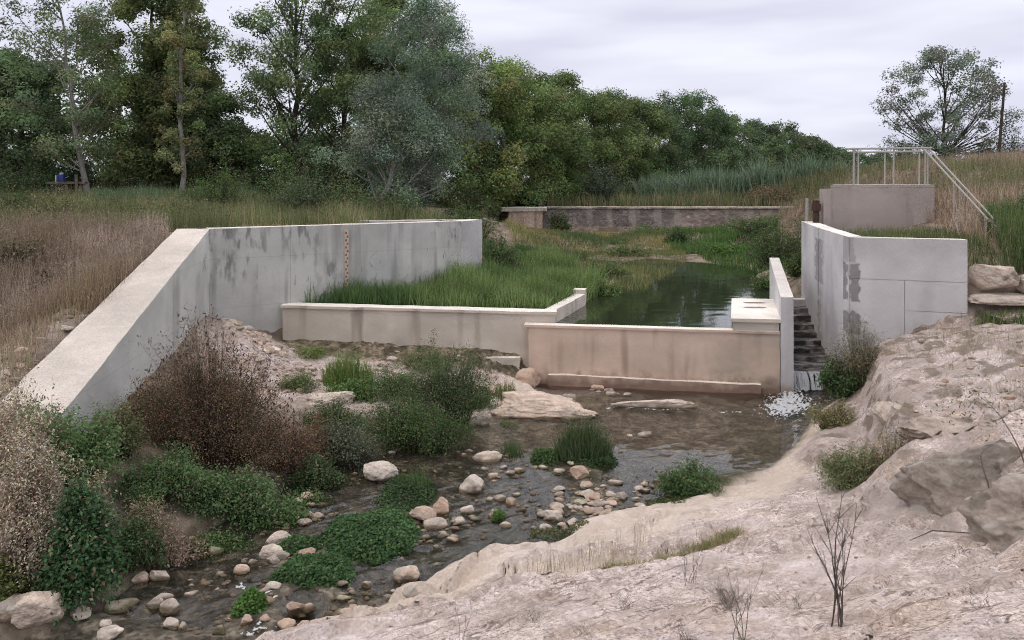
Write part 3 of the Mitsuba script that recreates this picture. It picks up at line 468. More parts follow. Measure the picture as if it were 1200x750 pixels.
# concrete block with railing, stair rail, sluice post
k = thing('platform_block', 'weathered purple-grey concrete block carrying a railed platform on the right hillside', 'platform')
put(k, 'body', rough(hexa([(9.5, 23.5, 2.2), (12.59, 23.5, 2.2), (13.9, 26.3, 2.2), (10.8, 26.3, 2.2)], [(9.5, 23.5, 4.9), (12.59, 23.5, 4.9), (13.9, 26.3, 4.9), (10.8, 26.3, 4.9)]), .3, .015, seed=41), 'concrete_old', 40)
put(k, 'deck', rough(hexa([(9.497, 23.497, 4.903), (12.593, 23.497, 4.903), (13.903, 26.303, 4.903), (10.797, 26.303, 4.903)], [(9.497, 23.497, 4.98), (12.593, 23.497, 4.98), (13.903, 26.303, 4.98), (10.797, 26.303, 4.98)]), .3, .008), 'concrete_old', 40)
put(k, 'pilaster', rough(box(9.28, 9.497, 23.45, 23.8, 2.2, 4.86), .3, .01), 'concrete_old', 40)
k = thing('platform_railing', 'pale grey tubular metal railing standing on top of the concrete block', 'railing')
for x, y in [(10.22, 23.6), (11.42, 23.6), (12.44, 23.6), (11.48, 26.15), (12.36, 26.15), (13.5, 26.15), (10.30, 23.75), (12.52, 23.9)]:
    put(k, 'post', path_tube([(x, y, 4.98), (x + .01, y, 6.04)], .025), 'metal_grey', 40)
put(k, 'front_rail', path_tube([(9.98, 23.6, 6.06), (12.54, 23.6, 6.08)], .03), 'metal_grey', 40)
put(k, 'back_rail', path_tube([(11.38, 26.15, 6.05), (13.6, 26.15, 6.08)], .03), 'metal_grey', 40)
put(k, 'side_rail', path_tube([(10.22, 23.65, 6.05), (11.46, 26.12, 6.04)], .027), 'metal_grey', 40)
k = thing('stair_handrail', 'pale double metal handrail slanting down from the railed platform through the grass', 'handrail')
put(k, 'rail', path_tube([(12.50, 23.62, 6.05), (12.96, 21.2, 4.07)], .026), 'metal_grey', 40)
put(k, 'rail', path_tube([(12.33, 23.62, 6.06), (12.80, 21.2, 4.06)], .026), 'metal_grey', 40)
for t in (.5, .98):
    a = np.array([12.50, 23.62, 6.05]) * (1 - t) + np.array([12.96, 21.2, 4.07]) * t; put(k, 'post', path_tube([(a[0], a[1], a[2] - .02), (a[0] - .02, a[1], H(a[0], a[1]) - .2)], .022), 'metal_grey', 40)
    put(k, 'post', path_tube([(a[0] - .165, a[1], a[2] - .02), (a[0] - .17, a[1], H(a[0], a[1]) - .2)], .022), 'metal_grey', 40)
k = thing('sluice_stand', 'narrow dark rusty metal stand at the left edge of the concrete block', 'sluice gear')
put(k, 'frame', rough(box(9.02, 9.17, 23.5, 23.65, 2.6, 4.52), .1, .012), 'rust'); put(k, 'head', rough(box(9.0, 9.19, 23.46, 23.7, 4.2, 4.42), .1, .01), 'rust')
whole('grey_post', 'short pale grey post standing just left of the rusty sluice stand', 'post', path_tube([(9.15, 24.45, 3.0), (9.15, 24.45, 4.56)], .05), 'metal_grey', 40)
# dry-laid boulders beside the right wall
def rock(seed, sx, sy, sz, sub=3, cuts=7, amp=.16, boxy=0.):
    rng = np.random.default_rng(seed); m = trimesh.creation.icosphere(subdivisions=sub); v = np.array(m.vertices)
    if boxy: v = v / (np.abs(v) ** 4).sum(1, keepdims=True) ** (.25 * boxy)
    for _ in range(cuts):
        n = rng.normal(size=3); n /= np.linalg.norm(n); d = rng.uniform(.50, .86); e = np.maximum(v @ n - d, 0); v = v - e[:, None] * n * .93
    o = rng.uniform(0, 50, 3)
    v = v * (1 + (amp * .5 * (meshkit.fbm(v * 11 + o, 2, seed + 2)[:, None] - .5) if sub > 3 else 0) + amp * (meshkit.fbm(v * 1.6 + o, 3, seed)[:, None] - .5) * 2 + amp * .35 * (meshkit.fbm(v * 5 + o, 2, seed + 1)[:, None] - .5) * 2)
    v = v * np.array([sx, sy, sz]); a = rng.uniform(0, 2 * np.pi) if not boxy else rng.normal() * .06
    R = trimesh.transformations.rotation_matrix(a, [0, 0, 1])[:3, :3]; 
    return v @ R.T if sx == sy else v @ (trimesh.transformations.rotation_matrix(rng.normal() * .2 if not boxy else 0, [0, 0, 1])[:3, :3]).T, np.array(m.faces)
def place_rock(name, label, x, y, z, mesh, tone, tint, group=None, cat='rock'):
    v, f = mesh; uv = np.tile([[tone, tint]], (len(v), 1))
    return whole(name, label, cat, (v + [x, y, z], f), 'stone_mat', smooth=len(f) > 1300, uv=uv, group=group)
place_rock('boulder', 'large pale rounded boulder on the slabs right beside the tall concrete wall', 10.62, 17.45, 2.95, rock(1, .46, .42, .37, 5, 9, .14, .6), .74, .47)
place_rock('boulder', 'pale boulder cut by the right edge of the picture on the stacked slabs', 11.56, 17.2, 2.88, rock(2, .44, .42, .34, 5, 9, .14, .6), .72, .40)
place_rock('stone_slab', 'upper long pale stone slab under the boulders right of the wall', 11.02, 17.3, 2.48, rock(3, .92, .42, .135, 5, 3, .09, .9), .66, .42)
place_rock('stone_slab', 'lower thick brownish stone slab at the bottom of the stack right of the wall', 11.0, 17.18, 2.14, rock(4, .95, .45, .23, 5, 3, .10, .9), .60, .48)
# far stone weir
k = thing('old_stone_weir', 'old dark stone weir with pale run-off streaks across the river upstream', 'weir')
put(k, 'wall', rough(box(2.0, 22.0, 57, 58.2, .8, 3.08), .8, .12, 1.2, 71), 'masonry', 40); put(k, 'crest', rough(box(1.9, 22.2, 56.85, 58.4, 3.083, 3.2), .8, .04, 1.5, 72), 'masonry', 40)
k = thing('ruined_pier', 'pale crumbling masonry pier at the left end of the old stone weir', 'pier')
put(k, 'body', rough(hexa([(-.35, 56, .9), (2.0, 56, .9), (2.3, 58, .9), (-.4, 58, .9)], [(-.15, 56.1, 2.95), (2.15, 56.1, 2.95), (2.4, 58, 2.95), (-.3, 58, 2.95)]), .25, .14, 1.2, 75), 'concrete_pink', 40)
put(k, 'cap', rough(box(-.75, 2.5, 55.9, 58.1, 2.953, 3.2), .25, .06, 1.5, 76), 'concrete_buff', 40)
# utility pole, shed, bench with a drum
k = thing('utility_pole', 'thin dark wooden utility pole beside the airy tree at the right', 'pole')
put(k, 'shaft', path_tube([(30.75, 50, 5.4), (31.0, 50, 8.4), (31.25, 50, 11.35)], [.10, .09, .07]), 'bark_dark', 40); put(k, 'arm', path_tube([(31.0, 49.9, 11.1), (31.45, 50.1, 11.1)], .035), 'wood_grey', 40)
k = thing('shed', 'low flat roofed shed on the hill crest at the far right', 'shed')
put(k, 'roof', rough(box(27.9, 33, 44, 47, 6.55, 6.72), .5, .02), 'wood_grey'); put(k, 'wall', rough(box(28.2, 32.7, 44.3, 46.8, 5.2, 6.545), .6, .01), 'wood_grey')
k = thing('timber_bench', 'weathered timber bench at the edge of the field under the left trees', 'bench')
put(k, 'seat', rough(box(-25.8, -23.6, 43.6, 44.0, 4.93, 5.05), .2, .02), 'wood_grey')
for x in (-25.5, -24.7, -23.9): put(k, 'leg', rough(box(x - .06, x + .06, 43.7, 43.9, 3.9, 4.927), .2, .01), 'wood_grey')
def lathe(prof, seg=20):
    return trimesh.creation.revolve(np.array(prof, float), sections=seg)
k = thing('plastic_drum', 'small blue and white drum standing on the timber bench', 'drum')
put(k, 'body', lathe([(0, 0), (.17, 0), (.19, .03), (.19, .36), (.17, .4), (0, .4)]).apply_translation([-25.02, 43.8, 5.06]), 'plastic_blue', 40)
put(k, 'cap', lathe([(0, 0), (.10, 0), (.10, .09), (.08, .1), (0, .1)]).apply_translation([-25.02, 43.8, 5.461]), 'plastic_white', 40)
put(k, 'side_plate', box(-25.26, -25.21, 43.58, 43.75, 5.06, 5.42), 'plastic_white')
whole('white_stake', 'pale upright stake at the right end of the timber bench', 'stake', path_tube([(-24.0, 43.5, 4.0), (-24.05, 43.5, 5.45)], .08), 'wood_grey', 40)

# ------------------------------------------------------------------ stones in and beside the stream
SG = {}
def stones(data, name, label, group=None, sub=3):
    for i, d in enumerate(data):
        x, y, w, hr, tone, tint = d[:6]
        seed = int(abs(x * 977 + y * 131)) + i
        m = rock(seed, w * .53, w * .40, w * hr * .55, sub if w > .45 else 3, 7, .17)
        z = max(H(x, y), -.05 if y > 9.3 else -.13) + w * hr * .22
        lb = d[6] if len(d) > 6 else label
        place_rock(name, lb, x, y, z, m, tone, tint, None if len(d) > 6 else group)
stones([(-2.325, 13.644, 0.727, 0.5, 0.9, 0.35, 'long pale flat topped rock in the water left of the stream middle'), (-0.433, 14.433, 0.51, 0.5, 0.92, 0.5, 'pale low boulder with a dark wet foot at the upper edge of the riffle'), (-0.699, 13.054, 0.475, 0.72, 0.95, 0.3, 'bright whitish oval boulder beside the green plants in the middle of the stream'), (-1.098, 12.177, 0.314, 1.0, 0.72, 0.8, 'upright rounded pink stone at the back of the stone heap beside watercress'), (-1.339, 11.896, 0.383, 0.62, 0.58, 0.6, 'flat brown stone on the left of the heap beside the watercress'), (-1.153, 11.691, 0.376, 0.55, 0.7, 0.4, 'slanted tan stone leaning at the front of the heap beside the watercress'), (-0.682, 12.197, 0.275, 0.7, 0.85, 0.4, 'pale pointed stone just right of the pink upright one'), (-0.801, 11.824, 0.242, 0.6, 0.75, 0.4, 'grey white stone at the right foot of the watercress heap'), (1.148, 13.526, 0.334, 0.75, 0.75, 0.8, 'pink stone at the head of the gravel bar below the sedge clump'), (0.639, 11.907, 0.32, 0.66, 0.78, 0.25, 'largest yellowish stone on the gravel bar near the buff ledge'), (0.485, 11.561, 0.224, 0.65, 0.74, 0.3, 'pale stone at the lower end of the gravel bar touching the buff ledge'), (-0.1, 11.664, 0.188, 0.75, 0.88, 0.4, 'small whitish stone alone below the tiny green tuft in midstream'), (-0.013, 12.473, 0.242, 0.75, 0.62, 0.75, 'reddish stone with a pale top in midstream'), (1.748, 13.314, 0.258, 0.6, 0.7, 0.4, 'tilted flat stone by the bright pool of reflected sky'), (2.652, 15.8, 0.306, 0.7, 0.72, 0.45, 'larger rock of the small pair standing in the brown pool'), (2.355, 15.717, 0.203, 0.6, 0.78, 0.4, 'smaller rock of the small pair standing in the brown pool'), (-3.541, 13.543, 0.262, 1.15, 0.66, 0.95, 'upright orange block at the left bank edge'), (-3.946, 12.193, 0.262, 0.7, 0.88, 0.4, 'largest pale egg shaped cobble at the left water edge'), (-3.988, 12.602, 0.231, 0.5, 0.9, 0.4, 'upper flat white cobble at the left water edge'), (-4.049, 12.053, 0.208, 0.5, 0.85, 0.4, 'low white cobble in front of the egg shaped one'), (-4.244, 12.038, 0.156, 0.45, 0.82, 0.4, 'leftmost small cobble of the left water edge group'), (-3.281, 11.085, 0.333, 0.68, 0.86, 0.45, 'pale pinkish block above the lower watercress patch'), (-3.278, 10.693, 0.344, 0.55, 0.84, 0.45, 'wide flat pale block just under the pinkish block at the watercress'), (-4.096, 10.854, 0.233, 0.75, 0.4, 0.1, 'round mossy brown stone where the stream bends left'), (-4.524, 10.126, 0.261, 1.0, 0.96, 0.4, 'square white block against the left bank'), (-4.754, 10.055, 0.238, 0.7, 0.78, 0.6, 'pinkish broken block left of the square white block'), (-4.304, 9.486, 0.204, 1.0, 0.72, 0.45, 'left rounded grey stone of the riffle cluster at the lower left'), (-4.088, 9.423, 0.243, 0.8, 0.68, 0.5, 'right angular stone of the riffle cluster at the lower left'), (-4.25, 9.64, 0.207, 0.7, 0.7, 0.5, 'upper stone of the riffle cluster at the lower left'), (-3.922, 9.051, 0.195, 0.75, 0.8, 0.4, 'squarish pale stone below the riffle cluster'), (-3.752, 8.985, 0.087, 1.6, 0.74, 0.4, 'thin upright sliver of stone right of the squarish pale one'), (-2.996, 9.881, 0.212, 0.5, 0.82, 0.4, 'flat wedge shaped pale stone below the lower watercress patch'), (-3.169, 9.75, 0.178, 0.6, 0.72, 0.3, 'stone half hidden behind the small round cress cushion'), (-3.064, 9.089, 0.147, 0.9, 0.7, 0.85, 'small orange white stone under the cress cushion'), (-2.585, 9.395, 0.212, 1.0, 0.52, 0.85, 'brown cube like stone in the lower riffle'), (-2.428, 9.436, 0.163, 0.75, 0.6, 0.6, 'greyish brown stone right of the brown cube like one'), (-1.359, 10.149, 0.337, 0.85, 0.84, 0.6, 'large pale rounded boulder with orange foot near the pink shelf'), (-1.493, 10.655, 0.138, 0.6, 0.84, 0.4, 'small white pebble above the large rounded boulder'), (-2.604, 10.144, 0.251, 0.75, 0.78, 0.5, 'rounded pale stone sitting in the lower watercress'), (-1.9, 9.433, 0.152, 0.75, 0.62, 0.4, 'grey brown stone near the shelf lip at the bottom'), (-1.836, 9.963, 0.14, 0.9, 0.74, 0.45, 'small pale stone off the right edge of the lower watercress'), (-4.685, 9.465, 0.385, 0.45, 0.74, 0.15, 'pale yellow green mossy rock in the lower left shallows'), (-5.041, 9.174, 0.314, 0.42, 0.92, 0.4, 'thin flat white stone beside the bottom left boulder'), (-4.635, 9.0, 0.136, 0.9, 0.88, 0.3, 'narrow white stone below the mossy rock'), (-4.486, 8.812, 0.283, 0.5, 0.9, 0.4, 'white stone cut by the bottom edge of the picture'), (-5.403, 8.947, 0.626, 0.66, 0.92, 0.5, 'biggest pale boulder in the bottom left corner'), (-5.34, 9.348, 0.36, 0.6, 0.5, 0.85, 'brown boulder behind the biggest bottom left boulder'), (-5.693, 8.956, 0.383, 0.7, 0.75, 0.6, 'pinkish boulder at the left picture edge in the bottom corner'), (0.399, 19.605, 0.63, 0.85, 0.74, 0.75, 'rounded pink boulder standing at the joint of the two weirs'), (0.263, 20.398, 0.526, 0.35, 0.55, 0.5, 'thin slab lying on top behind the rounded boulder at the weir joint')], 'stone', '', None, 4)
def flat_rock(label, x, y, z, sx, sy, sz, tone, tint, seed):
    v, f = rock(seed, 1, 1, 1, 5 if sx > .8 else 4, 9, .22, .25); v = v * [sx, sy, sz]; v[:, 2] += sz * .30 * (meshkit.fbm(v * [1.5, 3, 1] + seed, 4, seed) - .5); n_ = meshkit.fbm(v * 3.5, 3, seed) - .5; v[:, :2] *= (1 + .22 * n_)[:, None]
    if seed >= 306: v[:, :2] *= (1 + .22 * (meshkit.noise(np.c_[v[:, 2] * 16, v[:, 0] * 1.2, v[:, 1] * 1.2], seed) - .5) + .16 * n_)[:, None]; v += .05 * (meshkit.fbm(v * 6, 3, seed)[:, None] - .5) * [1, 1, 1.4]
    place_rock('flat_rock', label, x, y, z, (v, f), tone, tint)
flat_rock('broad flat pinkish rock shelf in front of the weir joint', .55, 17.5, .05, 1.5, .85, .27, .88, .55, 301)
flat_rock('long thin pale slab lying in the brown pool below the weir', 3.15, 17.85, .03, 1.0, .22, .13, .88, .45, 302)
flat_rock('pale lumpy rock left of the green shrubs under the upper weir', -3.9, 16.75, .42, .65, .4, .22, .84, .45, 303)
flat_rock('big brown grey boulder below the mound at the right', 5.52, 9.5, 1.40, .84, .55, .56, .26, .42, 304)
flat_rock('huge smooth brown grey boulder cut by the right picture edge', 5.80, 8.15, 1.45, .98, .75, .58, .30, .44, 305)
flat_rock('overhanging pale ledge rock at the front of the weathered mound', 6.35, 11.3, 1.52, .75, .40, .20, .60, .5, 306)
flat_rock('rough pale ledge rock on the left edge of the weathered mound', 6.2, 12.6, 1.36, .36, .7, .24, .64, .5, 307)
COB = []
def gravel(label, group, pts, tone, tint, n, spread, smin, smax, seed, name='cobble'):
    many, uvs = [], []
    rng = np.random.default_rng(seed)
    for i in range(n):
        a = pts[i % len(pts)]; x, y = a[0] + rng.normal() * spread, a[1] + rng.normal() * spread * .8
        w = smin + (smax - smin) * rng.random() ** 1.8
        z = max(H(x, y), -.015 if y > 9.6 else -.10) + w * .13
        m = rock(seed * 100 + i, w * .55, w * .42, w * rng.uniform(.22, .36), 2 if (seed < 19 or w > .16) else 1, 8, .20); to, ti = np.clip(tone + rng.normal() * .14, .15, .98), np.clip(tint + rng.normal() * .2, 0, 1)
        if seed < 19: COB.append((place_rock(name, label, x, y, z, m, to, ti, group), x, y, w, to, ti))
        else: many.append((m[0] + [x, y, z], m[1])); uvs.append(np.tile([[to, ti]], (len(m[0]), 1)))
    if many: whole('rubble', label, 'rubble', join(many), 'stone_mat', False, np.vstack(uvs), group=None, kind='stuff')
gravel('small cobble of the pale gravel bar between the sedge clump and the buff ledge', 'cobbles of the gravel bar', [(0.907, 12.145), (0.624, 12.272), (1.02, 12.401), (1.234, 12.668), (0.677, 11.578), (1.249, 11.9), (0.861, 11.693), (1.189, 12.208), (1.47, 12.24), (1.026, 12.982), (0.725, 12.875), (1.197, 13.163), (1.579, 12.467), (1.718, 12.702), (1.349, 12.467), (1.793, 12.272), (0.818, 12.6), (1.475, 12.982), (0.519, 11.991)], .66, .5, 78, .10, .07, .24, 11)
gravel('small stone scattered in the open riffle in midstream', 'small stones of the open riffle', [(-0.366, 13.541), (-0.224, 13.779), (0.073, 13.541), (-0.338, 12.5), (0.167, 12.875), (0.428, 14.109), (0.151, 13.983), (0.656, 13.779), (1.145, 14.109), (1.532, 14.151), (-0.142, 14.589), (-0.882, 14.819), (-0.712, 14.96), (-2.574, 14.96), (-2.38, 14.96), (-0.48, 11.991), (0.263, 12.145), (-0.131, 12.145)], .66, .5, 44, .16, .08, .22, 12)
gravel('small wet stone packed below the stone heap right of the watercress', 'wet stones under the watercress heap', [(-1.008, 11.494), (-1.165, 11.328), (-1.214, 11.22), (-0.993, 11.193), (-0.864, 11.41), (-0.552, 11.87), (-0.701, 11.781), (-1.368, 11.494)], .42, .5, 22, .09, .06, .18, 13)
gravel('small stone near the right plant clump at the edge of the pool', 'stones by the right plant clump', [(2.249, 13.237), (2.048, 12.702), (2.491, 13.541), (2.599, 12.982), (2.159, 12.467), (2.079, 12.982)], .55, .45, 24, .14, .06, .17, 14)
gravel('small dark stone lying in the left current between the two banks', 'dark stones of the left current', [(-3.306, 11.84), (-3.208, 12.401), (-3.196, 12.84), (-3.244, 11.991), (-2.892, 12.145), (-4.25, 12.467), (-4.255, 13.699), (-3.375, 11.55), (-3.224, 13.541), (-3.415, 10.519), (-2.947, 10.472), (-2.911, 10.759)], .58, .45, 36, .14, .08, .24, 15)
gravel('small stone in the near riffle at the bottom of the stream', 'stones of the near riffle', [(-3.948, 9.859), (-3.705, 10.069), (-3.031, 9.657), (-2.209, 9.276), (-2.09, 9.657), (-1.707, 9.859), (-3.313, 9.276), (-2.633, 9.01), (-3.511, 9.01), (-4.367, 9.276), (-1.583, 9.501)], .58, .45, 34, .16, .08, .26, 16)
gravel('broken stone in the line along the foot of the pink weir', 'stones along the weir foot', [(1.945, 19.968), (2.027, 19.313), (2.294, 18.925), (2.231, 19.635), (2.489, 18.85), (1.714, 19.8), (1.519, 20.053), (2.743, 18.775)], .75, .55, 18, .10, .12, .42, 17)
gravel('broken stone wedged under the lip of the weathered mound', 'stones under the mound lip', [(5.779, 11.409), (5.949, 11.404), (6.01, 11.218), (6.169, 11.177), (6.222, 10.95), (5.728, 11.142), (6.237, 10.673), (6.545, 10.8), (5.945, 10.987)], .66, .45, 30, .10, .07, .24, 18)
gravel('loose stones strewn on top of the weathered mound', 'stones on the mound', [(9, 16.5), (8.3, 15.5), (8.7, 14), (7.6, 13), (7.2, 12), (7.0, 11.5), (8, 12), (9, 12.5), (9.6, 16), (9.3, 14.8)], .66, .55, 70, .45, .05, .20, 19)
gravel('pale rubble stones on the ground below the buff upper weir', 'rubble below the upper weir', [(-5, 18.2), (-4.3, 18.6), (-5.6, 18.9), (-6.2, 19.4), (-3.4, 19), (-2.6, 19.2), (-1, 18.6), (-.2, 18), (-5.2, 17.4), (-6.6, 19.2), (-6.1, 18.6), (-5.6, 18.2)], .78, .5, 240, .35, .05, .26, 20)
gravel('pebbles in the strip of stones at the edge of the left bank', 'pebbles of the left bank edge', [(-3.904, 13.612), (-3.791, 13.735), (-4.035, 13.316), (-3.678, 14.16), (-4.108, 13.804), (-3.444, 14.465), (-3.965, 14.092), (-3.659, 13.523)], .55, .65, 44, .14, .06, .20, 21)
gravel('grey stones in the rubble left of the sloping wall', 'rubble outside the sloping wall', [(-8.0, 13), (-8.9, 13.8), (-9.3, 13.3), (-7.9, 12.3), (-9.6, 14), (-8.4, 14.6)], .55, .4, 110, .4, .06, .3, 22)
gravel('small loose stones lying on the bare pink rock slope', 'loose stones on the pink slope', [(3.5, 6.5), (4.2, 7.2), (2.4, 7.5), (3, 8.6), (4.4, 8.6), (1.5, 6.8), (2.2, 6.2)], .66, .45, 160, .7, .015, .05, 23)

ANCH = [(1.148, 13.426, 'the pink stone heading the gravel bar'), (0.639, 11.811, 'the largest yellowish bar stone'), (0.485, 11.494, 'the stone touching the buff ledge'), (1.748, 13.237, 'the tilted flat stone'), (1.241, 12.467, 'the middle of the gravel bar'), (-0.433, 14.28, 'the pale low boulder with a dark foot'), (-0.013, 12.401, 'the reddish midstream stone'), (-0.1, 11.607, 'the whitish stone below the green tuft'), (-1.098, 12.083, 'the upright pink stone'), (-0.801, 11.752, 'the grey white heap stone'), (0.428, 14.109, 'the sedge clump'), (-0.699, 12.911, 'the whitish oval boulder'), (-2.325, 13.426, 'the long flat topped rock'), (-3.541, 13.464, 'the upright orange block'), (-3.946, 12.114, 'the pale egg shaped cobble'), (-3.281, 10.985, 'the pale pinkish block'), (-4.096, 10.784, 'the round mossy stone'), (-4.088, 9.35, 'the riffle cluster'), (-2.585, 9.331, 'the brown cube like stone'), (-1.9, 9.387, 'the stone near the shelf lip'), (-3.064, 9.045, 'the orange white stone'), (2.217, 12.805, 'the right plant clump'), (2.027, 19.313, 'the weir foot'), (5.97, 11.258, 'the mound lip'), (-3.244, 11.991, 'the left current')]
cells = {}
for key, x, y, w, to, ti in COB:
    d = [math.hypot(x - a[0], y - a[1]) for a in ANCH]; i = int(np.argmin(d)); dx, dy = x - ANCH[i][0], y - ANCH[i][1]
    di = ('to the right of' if dx > 0 else 'to the left of') if abs(dx) > abs(dy) else ('beyond' if dy > 0 else 'in front of')
    cells.setdefault((i, di), []).append((d[i], key, w, to, ti))
ORD = ['nearest', 'second', 'third', 'fourth', 'fifth', 'sixth', 'seventh', 'eighth', 'ninth', 'tenth', 'eleventh', 'twelfth', 'thirteenth', 'fourteenth', 'fifteenth', 'sixteenth', 'seventeenth', 'eighteenth', 'nineteenth', 'twentieth']
for (i, di), lst in cells.items():
    for r, (d, key, w, to, ti) in enumerate(sorted(lst)):
        labels[key]['label'] = f"{ORD[min(r, 19)]} {'pale' if to > .68 else 'grey brown' if to > .45 else 'dark'} cobble {di} {ANCH[i][2]}"
gravel('small stones and grit packed between the cobbles all over the riffle', None, [(0.907, 12.145), (0.624, 12.272), (1.234, 12.668), (0.677, 11.578), (1.475, 12.982), (1.579, 12.467), (0.519, 11.991), (-0.366, 13.541), (0.073, 13.541), (0.167, 12.875), (0.611, 14.109), (-0.142, 14.589), (0.263, 12.145), (-0.131, 12.145), (-1.008, 11.494), (-0.701, 11.781), (2.292, 13.237), (-3.306, 11.84), (-3.208, 12.401), (-3.375, 11.55), (-3.415, 10.519), (-2.911, 10.759), (-3.948, 9.859), (-3.705, 10.069), (-3.031, 9.657), (-2.209, 9.276), (-2.09, 9.657), (-1.707, 9.859), (-3.313, 9.276), (-2.633, 9.01), (-3.511, 9.01), (1.466, 13.541), (-0.789, 12.145), (-1.991, 14.151), (-1.207, 13.942), (-0.54, 12.467), (-1.192, 11.01), (-0.494, 11.41), (0.0, 11.14), (-2.638, 13.541)], .66, .45, 480, .22, .03, .12, 24, 'gravel')
gravel('fine litter of pebbles strewn over the pink slope', None, [(3.5, 6.5), (4.2, 7.2), (2.4, 7.5), (3, 8.6), (4.4, 8.6), (1.5, 6.8), (2.2, 6.2), (4.8, 7.6), (4, 9.6), (3.6, 10.4), (.6, 7.3), (5, 6.8), (3, 5.8), (4.2, 6.1)], .74, .45, 700, .55, .006, .028, 25, 'gravel')
# ------------------------------------------------------------------ plants
G_BRIGHT = [(.075, .13, .025), (.055, .105, .025), (.10, .14, .035), (.13, .14, .05)]
G_MID = [(.045, .075, .022), (.06, .09, .03), (.035, .06, .02)]
G_DARK = [(.022, .042, .016), (.032, .056, .022), (.045, .07, .03)]
G_BLUE = [(.055, .085, .055), (.075, .11, .07), (.04, .065, .045)]
SILVER = [(.064, .086, .057), (.086, .108, .077), (.046, .066, .042)]
DRY = [(.27, .20, .145), (.34, .27, .20), (.20, .145, .105), (.38, .31, .25)]
TAN = [(.30, .235, .175), (.22, .165, .12), (.36, .29, .22)]
RUST = [(.12, .066, .046), (.165, .092, .064), (.085, .05, .038), (.09, .08, .038)]
LG = 2.5
def shrub(name, label, x, y, w, h, nst, nlf, ll, lw, cols, stem, seed, dep=None, t0=.15, group=None, cat='bush', srad=.006, heads=None, flop=.0, z=None, bias=.5, tipw=None, lump=0.55):
    rng = np.random.default_rng(seed); dep = dep or w * .8; z = H(x, y) - .05 if z is None else z
    a = rng.uniform(0, 2 * np.pi, nst); r = np.sqrt(rng.uniform(0, 1, nst)); u = np.stack([np.cos(a) * r, np.sin(a) * r], 1)
    lf = meshkit.fbm(np.concatenate([u * 1.6 + seed, u[:, :1] * 0], 1), 3, seed)
    top = h * np.sqrt(np.clip(1 - .80 * r ** 2.2, .05, 1)) * (1 - lump / 2 + lump * 2 * (lf - .35)) * rng.uniform(.55, 1.15, nst)
    B = np.stack([x + u[:, 0] * w * .22, y + u[:, 1] * dep * .22, np.full(nst, z)], 1)
    Tp = np.stack([x + u[:, 0] * w * .5, y + u[:, 1] * dep * .5, z + np.maximum(top, .06)], 1)
    k = 6; t = np.linspace(0, 1, k)[None, :, None]
    P = B[:, None] * (1 - t) + Tp[:, None] * t
    P[..., :2] += (Tp - B)[:, None, :2] * (t * t - t) * .5; P[..., 2] += (top[:, None] * (t[..., 0] - t[..., 0] ** 2) * .55)
    P[..., 2] -= flop * h * t[..., 0] ** 3; P += rng.normal(size=P.shape) * .018 * h * t
    R = srad * (1 - .75 * np.linspace(0, 1, k))[None].repeat(nst, 0) * rng.uniform(.7, 1.3, (nst, 1))
    v, f = tubes(P, R, 3); key = thing(name, label, cat, group)
    put(key, 'stems', (v, f), 'stalk', color=np.repeat(palette(rng, nst, stem, .2), k * 3, 0))
    si = rng.integers(0, nst, nlf); tt = t0 + (1 - t0) * rng.uniform(0, 1, nlf) ** bias
    i0 = np.minimum((tt * (k - 1)).astype(int), k - 2); fr = (tt * (k - 1) - i0)[:, None]
    c = P[si, i0] * (1 - fr) + P[si, i0 + 1] * fr; sp = .055 * w ** .5 * rng.uniform(.3, 1.6, (nlf, 1))
    c = c + rng.normal(size=c.shape) * sp
    nr = rng.normal(size=(nlf, 3)) * .75 + np.array([0, 0, .9]) + (c - [x, y, z + h * .3]) * .35 / max(w * .5, .2)
    hue = meshkit.fbm(c * 2.2, 2, seed)[:, None]
    v, f, kk = leaves(c, nr, rng, ll, lw, y < 28, .25); lc = palette(rng, nlf, cols); old = rng.random(nlf) < .09; lc[old] = palette(rng, int(old.sum()), [(.12, .095, .055), (.16, .13, .085), (.075, .055, .035)])
    put(key, 'foliage', (v, f), 'leaf', color=np.repeat(np.clip(LG * lc * (.65 + .7 * hue), .004, .9), kk, 0))
    if heads:
        nh, hl, hw, hcol = heads; si = rng.integers(0, nst, nh)
        c = P[si, k - 1] + rng.normal(size=(nh, 3)) * [.02, .02, .07]; up = rng.normal(size=(nh, 3)) * .25 + [0, 0, 1.]
        v, f, kk = leaves(c, rng.normal(size=(nh, 3)) * [1, 1, .15], rng, hl, hw, True, 0, up)
        put(key, 'seed_heads', (v, f), 'stalk', color=np.repeat(palette(rng, nh, hcol, .25), kk, 0), kind='stuff')
    return key
def tuft(name, label, x, y, w, h, n, cols, seed, bw=.012, lean=.35, dep=None, cat='grass clump', group=None, segs=2, kind=None):
    rng = np.random.default_rng(seed); dep = dep or w; a = rng.uniform(0, 2 * np.pi, n); r = np.sqrt(rng.random(n))
    px, py = x + np.cos(a) * r * w / 2, y + np.sin(a) * r * dep / 2
    hh = h * (1 - .55 * r ** 2) * rng.uniform(.5, 1.1, n)
    v, f, c = blades(rng, np.stack([px, py, H(px, py) - .03], 1), hh, bw, lean, LG * palette(rng, n, cols, .25), segs)
    return whole(name, label, cat, (v, f), 'leaf', color=c, group=group, kind=kind)
